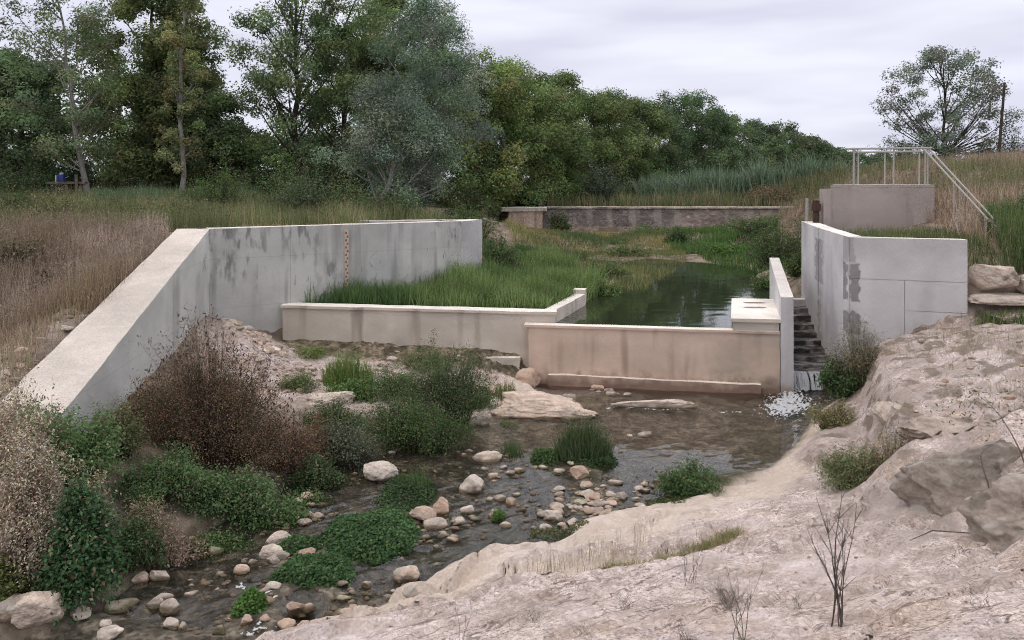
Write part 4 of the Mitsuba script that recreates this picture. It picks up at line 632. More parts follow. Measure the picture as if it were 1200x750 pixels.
def cress(label, x, y, rx, ry, h, n, seed, cols=None, ll=.055, cat='watercress patch', ang=0.):
    rng = np.random.default_rng(seed); a = rng.uniform(0, 2 * np.pi, n); r = np.sqrt(rng.random(n))
    edge = .80 + .5 * (meshkit.fbm(np.stack([np.cos(a) * 1.7 + seed, np.sin(a) * 1.7, a * 0], 1), 3, seed) - .3)
    dx, dy = np.cos(a) * r * rx * edge, np.sin(a) * r * ry * edge; ca, sa = math.cos(ang), math.sin(ang)
    px, py = x + dx * ca - dy * sa, y + dx * sa + dy * ca
    z = np.maximum(H(px, py), -.02) + h * (1 - r ** 4) * (.45 + .9 * meshkit.fbm(np.stack([px * 3, py * 3, px * 0], 1), 3, seed)) * np.sqrt(rng.uniform(.15, 1, n))
    nr = rng.normal(size=(n, 3)) * .55 + [0, 0, 1.]
    v, f, k = leaves(np.stack([px, py, z], 1), nr, rng, ll, ll * .75, True, .2)
    hue = meshkit.fbm(np.stack([px * 2.5, py * 2.5, px * 0], 1), 3, seed + 4)[:, None]
    return whole('watercress' if 'patch' in cat else 'cushion_plant', label, cat, (v, f), 'leaf', color=np.repeat(np.clip(palette(rng, n, cols or [(.05, .105, .04), (.065, .13, .05), (.04, .08, .03), (.085, .14, .055)]) * 1.55 * (.6 + .8 * hue), .004, .9), k, 0))

# left bank, front to back
shrub('bramble_bush', 'dense dark green bramble hanging over the lower left bank', -5.2, 9.45, 1.0, 1.55, 220, 13000, .055, .038, [(.03, .065, .028), (.045, .09, .035), (.022, .05, .022)], [(.06, .05, .03)], 101, 1.1, flop=.35, bias=.8)
shrub('green_weed_bush', 'lighter green leafy bush above the bramble at the end of the sloping wall', -6.15, 10.85, 1.5, 1.45, 190, 11000, .055, .03, [(.055, .10, .032), (.07, .115, .045), (.04, .08, .03)], [(.10, .09, .05)], 102, 1.2)
shrub('dry_weed_bush', 'tall pale dry feathery weed at the left picture edge', -5.85, 9.5, 1.0, 1.9, 260, 12000, .036, .018, [(.33, .275, .21), (.40, .34, .265), (.24, .19, .14), (.15, .14, .08)], [(.24, .18, .13)], 103, .9, flop=.25, srad=.005, heads=(1600, .06, .03, TAN))
shrub('dry_weed_bush', 'pale dry weed covering the lower end of the sloping wall', -6.55, 10.8, 1.2, 1.0, 260, 8500, .04, .016, [(.30, .24, .18), (.24, .19, .13), (.12, .13, .06)], [(.24, .18, .13)], 104, .9, srad=.004, heads=(1300, .06, .025, TAN))
shrub('dry_weed_bush', 'pale dry weed right against the low end of the sloping wall', -7.0, 10.95, 1.5, 1.15, 260, 8500, .036, .016, [(.33, .275, .21), (.26, .21, .155), (.15, .15, .08)], [(.24, .18, .13)], 128, .5, srad=.004, heads=(900, .05, .022, TAN))
shrub('olive_bush', 'dark olive weed in the bottom left above the big boulder', -5.85, 9.1, .55, .5, 80, 2200, .05, .03, [(.06, .075, .02), (.04, .05, .018)], [(.1, .08, .05)], 105)
shrub('rust_brown_bush', 'big dark reddish brown seeding bush in front of the long grey wall', -4.95, 13.0, 2.85, 2.15, 640, 36000, .038, .015, RUST + [(.05, .045, .025), (.045, .06, .026)], [(.10, .058, .045), (.07, .05, .04)], 106, 1.5, srad=.006, heads=(2600, .065, .02, [(.06, .04, .035), (.10, .055, .04)]), lump=.8)
shrub('rust_brown_bush', 'low reddish brown weed between the big seeding bush and the green shrub', -3.85, 13.6, 1.3, .95, 170, 5200, .045, .018, RUST + [(.05, .055, .025)], [(.11, .06, .045)], 107, .9, srad=.004, heads=(500, .05, .018, RUST))
shrub('leafy_bank_plant', 'leafy green plants under the big reddish brown bush', -4.35, 11.95, 1.9, .62, 170, 9500, .05, .032, [(.045, .085, .03), (.06, .105, .04), (.075, .11, .05)], [(.08, .07, .04)], 108, .9)
shrub('creeping_plant', 'green creeper spilling to the left water edge by the white cobbles', -3.65, 11.95, 1.35, .5, 130, 6500, .045, .03, [(.05, .09, .03), (.065, .11, .04)], [(.08, .07, .04)], 109, .8)
shrub('dead_stalk_bush', 'dead brown stalks hanging on the left bank behind the square white block', -4.65, 10.6, .75, .75, 110, 1600, .05, .018, [(.16, .11, .085), (.22, .165, .13)], [(.17, .115, .09), (.24, .18, .14)], 110, .5, srad=.005, flop=.3)
shrub('dead_stalk_bush', 'greyish dry grass tussock halfway up the left bank', -5.1, 10.9, .9, .7, 140, 2500, .05, .016, [(.20, .17, .12), (.13, .12, .06)], [(.22, .18, .13)], 111, .6, srad=.004, flop=.15)
shrub('grey_green_bush', 'dark grey green bush on the bank right of the reddish weed', -2.95, 14.2, 1.2, .85, 140, 7000, .045, .022, [(.035, .05, .028), (.055, .07, .04), (.09, .095, .075)], [(.08, .06, .05)], 112)
shrub('green_bush', 'front lobe of the dark green shrub standing in the stream', -1.8, 15.0, 2.2, 1.2, 300, 17000, .048, .02, [(.045, .078, .026), (.06, .095, .035), (.035, .06, .022)], [(.06, .06, .03)], 113, 1.1, heads=(500, .05, .02, [(.14, .13, .10), (.06, .08, .03)]))
shrub('green_bush', 'taller rear lobe of the green shrub before the upper weir', -1.35, 16.4, 2.1, 2.0, 320, 16000, .048, .02, [(.048, .082, .028), (.066, .10, .04), (.036, .06, .024)], [(.07, .065, .04)], 114, 1.1, heads=(700, .05, .02, [(.10, .08, .06), (.06, .08, .03)]))
tuft('grass_clump', 'bright green grass clump below the upper weir', -3.75, 18.0, 1.15, 1.0, 900, G_BRIGHT, 115, .016, .28, .8)
shrub('leafy_bank_plant', 'low broad leaved plants under the bright grass clump', -3.55, 17.3, 1.2, .45, 90, 3200, .06, .035, [(.05, .09, .025), (.075, .12, .04)], [(.08, .07, .04)], 116, .7)
shrub('weed_patch', 'small weeds on the pale rubble at the foot of the upper weir', -5.0, 19.4, 1.0, .3, 60, 1500, .05, .02, G_BRIGHT, [(.1, .1, .05)], 117, .6)
tuft('grass_clump', 'small grass tuft beside the rounded boulder at the weir joint', -.15, 18.2, .55, .5, 220, G_MID + [(.14, .12, .05)], 118, .012, .3)
tuft('grass_clump', 'small bright tuft at the front edge of the flat pinkish rock', -.05, 16.55, .4, .34, 200, G_BRIGHT, 119, .012, .35)
tuft('grass_clump', 'green grass tuft on the bank left of the front shrub lobe', -2.9, 14.65, .5, .35, 180, G_BRIGHT, 120, .012, .35)
for i, (lb, x, y, w, h, nl, cols) in enumerate([
    ('dark green creeper on the bank above the riffle cluster', -5.0, 10.25, 1.0, .6, 6000, G_DARK + [(.05, .085, .035)]),
    ('green leafy mass below the big reddish brown bush', -5.2, 11.6, 1.5, .8, 8000, [(.045, .08, .03), (.06, .10, .04)]),
    ('olive green weeds at the left foot of the big reddish brown bush', -6.0, 12.0, .9, .8, 3600, [(.06, .08, .03), (.09, .09, .045)]),
    ('dark leafy plants between the brown bush and the grey green bush', -3.3, 13.3, 1.1, .6, 5200, G_DARK + [(.05, .075, .035)]),
    ('small green weeds at the tip of the left bank by the orange block', -3.35, 12.6, .9, .35, 3000, [(.05, .085, .03), (.075, .11, .045)]),
    ('mixed dry and green weeds behind the big reddish brown bush', -5.6, 15.0, 1.8, .9, 6000, [(.10, .08, .055), (.06, .075, .03), (.14, .11, .075)]),
    ('dark green weeds behind the grey green bush near the pale lumpy rock', -3.5, 15.6, 1.5, .55, 4500, G_DARK + [(.06, .09, .03)]),
    ('rusty dry weeds at the right end of the big bush', -3.55, 14.4, 1.1, .8, 4200, RUST + [(.05, .06, .03)])]):
    shrub('bank_weed', lb, x, y, w, h, 110, nl, .045, .026, cols, [(.09, .07, .05)], 650 + i, w * .8, flop=.1)
for i, (lb, x, y, w, h, nl, cols) in enumerate([
    ('green bush between the bright grass clump and the tall rear shrub lobe', -2.5, 17.5, 1.7, .85, 7000, [(.05, .085, .028), (.065, .10, .038)]),
    ('green weeds at the foot of the buff upper weir', -2.2, 19.3, 1.5, .45, 3400, [(.06, .095, .03), (.08, .115, .04), (.12, .11, .06)]),
    ('green weeds left of the bright grass clump', -4.7, 17.4, 1.0, .45, 3000, [(.05, .085, .028), (.09, .10, .045)]),
    ('dark green weeds beside the flat pinkish rock', -.75, 17.6, .9, .6, 3600, [(.045, .075, .028), (.06, .09, .035)])]):
    shrub('weir_weed', lb, x, y, w, h, 110, nl, .045, .022, cols, [(.09, .08, .05)], 690 + i, w * .8, flop=.1)
for i, (lb, x, y, w, h, nl, cols) in enumerate([
    ('rusty green weeds hugging the foot of the sloping wall', -6.2, 13.6, 1.3, .9, 4800, RUST + [(.06, .085, .03), (.08, .10, .04)]),
    ('low green mat on the left bank above the white cobbles', -4.1, 11.1, 1.0, .35, 4200, [(.05, .09, .03), (.07, .11, .04)]),
    ('small dry brown weeds on the bank left of the white cobbles', -4.4, 10.9, .7, .45, 1800, [(.16, .12, .09), (.20, .155, .115), (.08, .08, .04)]),
    ('pale dry weeds tangled with the bramble at the left', -5.6, 10.2, .9, 1.1, 4200, [(.26, .21, .16), (.18, .14, .10), (.06, .085, .035)])]):
    shrub('bank_weed', lb, x, y, w, h, 110, nl, .045, .026, cols, [(.12, .09, .065)], 670 + i, w * .8, flop=.15)
# plants in the stream
cress('largest watercress patch in the middle of the stream', *[(-1.986, 11.328)][0], .80, .86, .20, 9500, 130, ang=.25)
cress('lower watercress patch around the rounded pale stone', *[(-2.572, 10.244)][0], .62, .40, .17, 4200, 131)
cress('small round cress cushion in the near riffle', *[(-3.138, 9.444)][0], .21, .22, .17, 1100, 132, [(.07, .15, .03), (.09, .17, .045), (.055, .11, .025)], .05, 'cress cushion')
cress('thin watercress stretch behind the heap of brown stones', *[(-1.7, 12.875)][0], .55, .85, .16, 3600, 133, [(.05, .085, .035), (.07, .11, .05), (.035, .06, .025)], .045)
cress('small green plant on the pale flat block near the left current', *[(-2.945, 10.883)][0], .32, .28, .12, 800, 134)
cress('tiny bright green tuft in midstream', *[(-0.207, 11.93)][0], .12, .14, .13, 400, 135, [(.07, .14, .03), (.09, .16, .04)], .04, 'cress cushion')
cress('small cress cushion left of the sedge clump', *[(0.626, 14.455)][0], .33, .4, .2, 1200, 136, [(.05, .09, .03), (.07, .12, .04)], .05, 'cress cushion')
cress('flat green weed by the shore under the front shrub', *[(-1.941, 15.201)][0], .42, .22, .08, 700, 137, None, .05, 'cress cushion')
tuft('grass_clump', 'thin green tuft in the water right of the front shrub', *[(0.0, 14.819)][0], .42, .62, 240, G_MID, 138, .010, .22)
tuft('grass_clump', 'thin sparse sedge among the watercress behind the stone heap', *[(-1.587, 13.09)][0], .5, .75, 160, G_MID, 139, .008, .22)
tuft('sedge_clump', 'tall dark sedge clump with leafy foot in the middle of the pool edge', *[(1.322, 14.544)][0], 1.05, .95, 1500, G_DARK + [(.075, .085, .04)], 140, .010, .35, .7)
cress('leafy foot of plants around the sedge clump', *[(1.473, 14.323)][0], .55, .5, .16, 1500, 141, [(.045, .08, .03), (.03, .055, .02)], .05, 'cress cushion')
shrub('water_plant', 'dark green leafy clump at the pool edge near the pink slope', *[(2.898, 12.875)][0], 1.1, .48, 120, 6000, .045, .024, [(.03, .06, .02), (.045, .085, .03), (.065, .10, .035)], [(.06, .06, .03)], 142, .8, cat='plant')
cress('mossy green plants around the small pool of reflected sky', *[(2.416, 12.401)][0], .4, .35, .07, 900, 143, [(.05, .075, .025), (.08, .10, .035)], .035, 'cress cushion')
cress('moss and small plants on the lower gravel bar', *[(0.641, 11.383)][0], .5, .3, .06, 1000, 144, [(.06, .075, .025), (.09, .10, .035)], .03, 'cress cushion')
# right bank
shrub('fall_side_bush', 'dark leafy bush beside the foot of the small waterfall', 7.0, 16.5, 1.1, .95, 150, 7500, .055, .034, [(.028, .055, .02), (.045, .08, .03)], [(.06, .05, .03)], 150, .9)
shrub('fall_side_bush', 'drier stalky weeds in front of the tall right wall', 7.25, 16.35, 1.3, 1.25, 260, 5000, .05, .016, [(.05, .065, .03), (.09, .08, .045), (.16, .13, .08)], [(.10, .085, .055), (.16, .125, .085)], 151, .9, srad=.005)
shrub('yellow_green_bush', 'yellowish green weeds leading from the fall up to the mound', 6.05, 14.9, 1.0, .62, 130, 3400, .05, .018, [(.13, .13, .05), (.08, .09, .035), (.17, .14, .08)], [(.15, .12, .08)], 152, .8)
shrub('bank_shrub', 'green shrub in the hollow left of the mound above the pink slope', 5.0, 11.55, 1.15, .62, 190, 7000, .042, .018, [(.06, .085, .03), (.085, .11, .045), (.13, .13, .07)], [(.12, .10, .06)], 153, .9)
shrub('bank_shrub', 'dry brown green plants against the front of the mound', 5.45, 11.3, .8, .85, 130, 2600, .045, .016, [(.13, .105, .06), (.08, .085, .04), (.2, .16, .11)], [(.16, .12, .085)], 154, .5)
rng = np.random.default_rng(77)
def strip_grass(name, label, pts, n, wd, h, cols, seed, bw=.006, lean=.5, kind='stuff', cat='grass', segs=2):
    rng = np.random.default_rng(seed); pts = np.array(pts, float); t = rng.uniform(0, len(pts) - 1, n); i = np.minimum(t.astype(int), len(pts) - 2); f = (t - i)[:, None]
    p = pts[i] * (1 - f) + pts[i + 1] * f + rng.normal(size=(n, 2)) * wd
    keep = meshkit.fbm(np.c_[p * 3.5, p[:, :1] * 0], 3, seed) > rng.uniform(.25, .6, n); p = p[keep]; n = len(p)
    v, f, c = blades(rng, np.c_[p, H(p[:, 0], p[:, 1]) - .01], h * rng.uniform(.35, 1.15, n), bw, lean, LG * palette(rng, n, cols, .25), segs)
    return whole(name, label, cat, (v, f), 'leaf', color=c, kind=kind)
strip_grass('ledge_grass', 'strip of short green and dry grass in the crease of the pink slope', [(0.918, 9.422), (1.462, 9.651), (2.038, 9.912), (2.514, 10.1), (2.913, 10.434)], 3600, .10, .15, [(.10, .11, .035), (.14, .13, .05), (.22, .175, .11), (.075, .09, .03)], 160)
strip_grass('ledge_stalks', 'thin dry stalks on the buff ledge', [(0.105, 9.726), (0.633, 9.753), (1.315, 10.126), (1.794, 10.363)], 260, .08, .34, [(.20, .16, .12), (.14, .12, .07)], 161, .005, .18)
strip_grass('mound_grass', 'thin dry grass scattered over the weathered mound', [(9.6, 17.2), (8.6, 15.5), (8.6, 13), (9.2, 12), (8.2, 11.4), (7.5, 11.6)], 5200, .6, .16, [(.16, .14, .09), (.09, .095, .045), (.2, .16, .11)], 162)
strip_grass('bank_weeds', 'sparse dry weeds on the rubble outside the sloping wall', [(-7.7, 12.2), (-8.2, 13.2), (-8.6, 14.4), (-9.4, 13.6), (-10.5, 14.6)], 5200, .42, .34, [(.22, .17, .13), (.17, .13, .095), (.13, .12, .06)], 164, .010, .3)
strip_grass('wall_end_grass', 'green grass on the bank by the upstream end of the long wall', [(-.9, 25.0), (-.3, 26.5), (-1.0, 28.5), (-2.5, 31), (-.5, 33)], 4200, .5, .6, G_MID + [(.08, .11, .04)], 165, .025, .3)
strip_grass('wall_foot_grass', 'green grass growing under the stone slabs right of the wall', [(10.2, 17.0), (10.8, 16.8), (11.6, 16.5), (13, 16)], 2200, .16, .34, G_MID + [(.13, .11, .06)], 163, .012, .3)
# twiggy plants in the foreground
def twig(name, label, x, y, h, nst, seed, spread=.28, col=[(.085, .07, .06), (.12, .10, .085)], r0=.006, side=5, cat='dry stalks', group=None):
    rng = np.random.default_rng(seed); z = H(x, y) - .03; P, R = [], []
    for i in range(nst):
        a = rng.uniform(0, 2 * np.pi); L = h * rng.uniform(.6, 1.05); t = np.linspace(0, 1, 8); b = rng.normal(size=2) * .04
        d = np.array([math.cos(a), math.sin(a)]) * spread * rng.uniform(.3, 1.1) * h
        p = np.stack([x + b[0] + d[0] * t ** 1.4 + .012 * np.sin(t * 9 + i), y + b[1] + d[1] * t ** 1.4, z + L * t], 1); P.append(p); R.append(r0 * (1.05 - .8 * t))
        for j in range(side):
            s = rng.uniform(.35, .95); m = p[min(int(s * 7), 6)]; a2 = rng.uniform(0, 2 * np.pi); l2 = L * (1 - s * .75) * rng.uniform(.3, .6)
            e = np.array([math.cos(a2) * .5, math.sin(a2) * .5, rng.uniform(.6, 1)]); P.append(m + np.linspace(0, 1, 8)[:, None] * e * l2); R.append(r0 * .5 * (1.05 - .75 * t))
    P = np.array(P); v, f = tubes(P, np.array(R), 4)
    return whole(name, label, cat, (v, f), 'stalk', color=np.repeat(palette(rng, len(P), col, .2), 32, 0), group=group)
twig('dry_stalks', 'tall bare branching stalks standing in the foreground right of the middle', 2.62, 6.25, 1.15, 7, 170, .22, r0=.0065, side=6)
twig('dry_stalks', 'low bare twigs with thin stems at the bottom edge left of the tall stalks', 1.75, 6.05, .62, 5, 171, .45, r0=.0035)
twig('dry_stalks', 'fine bare twigs on the slope above the dry cushion', 1.85, 8.3, .55, 6, 172, .4, r0=.003)
twig('dry_stalks', 'thin bare twig left of the bottom middle', -.45, 6.9, .55, 3, 173, .3, r0=.003)
twig('dry_cushion', 'grey dry cushion plant in the middle of the pink slope', 1.98, 7.25, .26, 46, 174, 1.1, [(.16, .125, .10), (.22, .18, .15)], .0022, 5, 'dry cushion plant')
twig('dry_cushion', 'small dry tuft on the pink shelf near the stream', 1.1, 7.6, .12, 22, 175, 1.2, [(.13, .10, .075)], .002, 4, 'dry cushion plant')
twig('dry_cushion', 'dark dry tuft at the bottom edge in the middle of the pink slope', 1.35, 6.15, .12, 26, 176, 1.2, [(.10, .075, .06)], .002, 4, 'dry cushion plant')
for i, (x, y) in enumerate([(3.1, 9.2), (2.7, 9.8), (3.9, 9.6), (.6, 6.9), (2.5, 6.9), (3.6, 6.0), (4.5, 7.9), (.2, 7.6)]):
    twig('dry_tuft', ['little dry twig tuft below the green shrub of the hollow', 'little dry twig tuft on the buff ledge side below the hollow', 'little dry twig tuft right of the hollow shrub', 'little dry twig tuft near the shelf lip at the bottom', 'little dry twig tuft just right of the grey dry cushion', 'little dry twig tuft at the bottom edge right of the tall stalks', 'little dry twig tuft below the fallen stick', 'little dry twig tuft on the shelf left of the middle'][i], x, y, .16, 9, 180 + i, .9, [(.14, .11, .09), (.2, .16, .12)], .002, 3, 'dry tuft', 'dry tufts on the pink slope')
k = thing('bare_sapling', 'dark bare sapling stem with a bent top in front of the brown boulder', 'sapling')
put(k, 'stem', path_tube([(5.55, 9.0, 1.0), (5.545, 9.03, 1.2), (5.515, 9.06, 1.42), (5.48, 9.08, 1.62), (5.43, 9.1, 1.80), (5.42, 9.12, 1.92), (5.47, 9.13, 1.99), (5.57, 9.15, 2.03), (5.72, 9.2, 2.10)], [.010, .0095, .009, .0085, .008, .007, .005, .004, .002], 6), 'wood_grey', 40)
k = thing('bare_sapling', 'leaning dark bare sapling with thin leaves at the right picture edge', 'sapling')
put(k, 'stem', path_tube([(5.95, 8.95, 1.3), (5.92, 8.95, 1.55), (5.85, 8.95, 1.8), (5.79, 8.98, 2.02), (5.71, 9.0, 2.2), (5.60, 9.03, 2.40), (5.47, 9.05, 2.55), (5.3, 9.1, 2.68)], [.012, .011, .010, .008, .007, .005, .004, .002], 6), 'wood_grey', 40)
put(k, 'branch', path_tube([(5.80, 8.96, 2.0), (5.92, 9.0, 2.3), (5.98, 9.0, 2.6)], [.007, .005, .002], 6), 'wood_grey', 40)
rng = np.random.default_rng(9); c = np.array([5.45, 9.05, 2.5]) + rng.normal(size=(260, 3)) * [.28, .2, .16]
v, f, kk = leaves(c, rng.normal(size=(260, 3)) + [0, 0, 1], rng, .05, .016); put(k, 'leaves', (v, f), 'leaf', color=np.repeat(palette(rng, 260, [(.10, .11, .06), (.14, .13, .08)]), kk, 0))
whole('fallen_stick', 'crooked dark stick lying on the slope below the brown boulder', 'stick', path_tube([(4.35, 8.62, 1.17), (4.62, 8.66, 1.26), (4.95, 8.58, 1.27), (5.2, 8.48, 1.24)], [.004, .007, .006, .003], 6), 'wood_grey', 40)

# grass that nobody could count
def field(name, label, poly, n, h, cols, seed, bw, lean=.25, cat='grass', segs=1, patch=None, heads=None, wind=(0, 0), dens=0.):
    from shapely import Polygon, contains_xy
    rng = np.random.default_rng(seed); P = Polygon(poly); x0, y0, x1, y1 = P.bounds; p = rng.uniform([x0, y0], [x1, y1], (int(n * (x1 - x0) * (y1 - y0) / P.area), 2)); p = p[contains_xy(P, p[:, 0], p[:, 1])]
    nn = meshkit.fbm(np.c_[p * .7, p[:, :1] * 0], 3, seed); m2 = meshkit.fbm(np.c_[p * .25 + 4, p[:, :1] * 0], 3, seed + 1)
    if dens: kp = nn > rng.uniform(0, dens, len(p)); p, nn, m2 = p[kp], nn[kp], m2[kp]
    n = len(p); cl = palette(rng, n, cols, .28)
    if patch is not None: w = np.clip((m2 - .47) * 9 + rng.normal(size=n) * .35, 0, 1)[:, None]; cl = cl * (1 - w) + palette(rng, n, patch, .28) * w
    cl = np.clip(2.3 * cl * (.7 + .6 * nn[:, None]), .004, .9)
    hh = h * (.12 + 1.6 * nn) * rng.uniform(.55, 1.15, n)
    z = H(p[:, 0], p[:, 1]) - .03
    parts = [blades(rng, np.c_[p, z], hh, bw, lean, cl, segs, wind=wind)]
    if heads:
        q = rng.random(n) < heads[0]; b = np.c_[p[q], z[q] + hh[q] * rng.uniform(.7, 1.05, q.sum())] + rng.normal(size=(q.sum(), 3)) * .03
        v, f, kk = leaves(b, rng.normal(size=b.shape) * [1, 1, .2], rng, heads[1], heads[2], True, 0, rng.normal(size=b.shape) * .3 + [0, 0, 1.]); parts.append((v, f, np.repeat(palette(rng, q.sum(), heads[3], .2), kk, 0)))
    m, c = cat_mesh(parts); return whole(name, label, cat, m, 'leaf', color=c, kind='stuff')
field('dry_grass', 'tall dry pinkish brown grass outside the sloping wall', [(-7.85, 14.9), (-8.1, 16.8), (-8.5, 19.6), (-8.9, 20.4), (-9.3, 21), (-17, 22), (-22, 17), (-13, 14.2), (-10, 14.2)], 48000, .66, [(.25, .195, .155), (.30, .245, .195), (.20, .15, .117), (.34, .28, .235)], 201, .014, .22, patch=[(.12, .085, .06), (.15, .12, .07)], heads=(.5, .09, .02, TAN))
field('meadow_weeds', 'mixed yellow green weeds across the field behind the long wall', [(-9.4, 21), (-5, 24.6), (-2.2, 27), (-3.0, 38), (-8, 42), (-32, 42), (-24, 22), (-16, 21.5)], 52000, .62, [(.11, .12, .045), (.14, .135, .06), (.08, .10, .04), (.095, .115, .045), (.20, .165, .10)], 202, .022, .3, patch=[(.075, .085, .035), (.055, .07, .03)], heads=(.16, .10, .035, [(.22, .19, .11), (.14, .14, .06), (.09, .10, .04)]))
field('green_reeds', 'band of blue green reeds under the left trees', [(-20, 35), (-13, 33.5), (-11.5, 37), (-14, 41), (-20, 40)], 5500, .85, [(.065, .095, .05), (.08, .11, .055), (.05, .085, .045)], 203, .05, .3, 'reeds', dens=.6)
field('island_grass', 'tall green grass covering the island behind the upper weir', [(-5.9, 21.1), (.9, 20.7), (1.9, 23.4), (2.9, 25.5), (2.5, 28.5), (1.8, 34), (.2, 36), (-.4, 30), (-.7, 25.2), (-1.6, 24)], 40000, .74, [(.085, .135, .04), (.07, .11, .035), (.105, .15, .045), (.13, .155, .06)], 204, .022, .32, segs=2, patch=[(.055, .095, .03), (.045, .08, .028)], dens=.62, heads=(.03, .09, .022, [(.18, .16, .09), (.12, .13, .06), (.24, .21, .14)]))
field('far_bank_grass', 'green and yellow grass along the upper pool towards the old weir', [(.2, 36), (2.2, 34), (4.5, 40), (5.5, 45), (9, 42), (10, 48), (13, 50), (14, 53), (6, 53.5), (1.5, 54), (-1, 48)], 17000, .34, [(.06, .09, .035), (.08, .11, .04), (.045, .07, .03)], 205, .05, .3, patch=[(.19, .165, .07), (.14, .13, .05)])
field('pool_weeds', 'yellowish weeds growing in the shallows at the head of the pool', [(2.6, 27), (4.4, 26.5), (6.2, 31), (8.0, 36), (9.0, 42), (4.6, 42), (2.2, 34), (2.0, 30)], 9000, .30, [(.10, .11, .04), (.07, .095, .035), (.15, .135, .06)], 213, .03, .35, dens=.78)
field('right_pool_grass', 'bright green waterside plants on the right bank of the pool', [(9.2, 26), (10.5, 29), (8.9, 34), (8.6, 44), (11.5, 54), (17, 55), (13, 38), (12.5, 31), (10.6, 25)], 13000, .5, [(.05, .10, .025), (.07, .12, .03), (.04, .07, .025)], 206, .045, .3)
field('wall_back_grass', 'weeds growing behind the tall concrete wall', [(8.3, 18.6), (10.2, 18.0), (12, 18.7), (12.6, 22.6), (9.7, 23.2), (9, 21.5)], 6500, .42, G_MID + [(.11, .11, .05), (.15, .13, .07)], 207, .018, .28)
field('hill_grass', 'dry reddish brown and green grass on the hillside at the right', [(12.2, 18.6), (14.5, 17.6), (30, 18), (36, 44), (26, 46), (15, 44), (11, 33), (11, 27), (12.4, 23.2), (12.1, 21)], 46000, .64, [(.22, .155, .115), (.17, .12, .085), (.26, .20, .14), (.14, .10, .07)], 208, .028, .3, patch=[(.08, .09, .04), (.12, .12, .055)], heads=(.3, .11, .03, TAN))
field('green_hill_weeds', 'tall green weeds on the slope above the boulders', [(11.9, 18.9), (16, 18), (18, 20.5), (15.5, 22.5), (13.4, 22.6), (12.8, 21)], 7000, .85, G_MID + [(.10, .11, .045)], 209, .026, .25)
field('cane_reeds', 'tall blue green cane thicket behind the old stone weir', [(10.5, 66), (24, 62), (36, 70), (40, 82), (22, 84), (12, 76)], 22000, 2.3, [(.10, .14, .10), (.08, .115, .07), (.045, .075, .045), (.10, .12, .07)], 210, .10, .38, 'reeds', dens=.5, segs=2)
field('weir_top_grass', 'rough green and yellow grass on the bank above the old stone weir', [(2, 59), (22, 58.5), (30, 57), (34, 66), (20, 64), (3, 64)], 9000, 1.2, [(.08, .10, .04), (.11, .115, .05), (.06, .08, .035), (.15, .115, .075)], 211, .07, .28)
field('cane_reeds', 'pale green cane clump left of the long wall end', [(-5.2, 33), (-1.8, 33), (-1.6, 35.5), (-4.8, 36)], 1800, 1.5, [(.10, .14, .075), (.08, .12, .06), (.06, .095, .05)], 212, .06, .22, 'reeds')

DK_ = [(.028, .044, .022), (.038, .055, .027)]
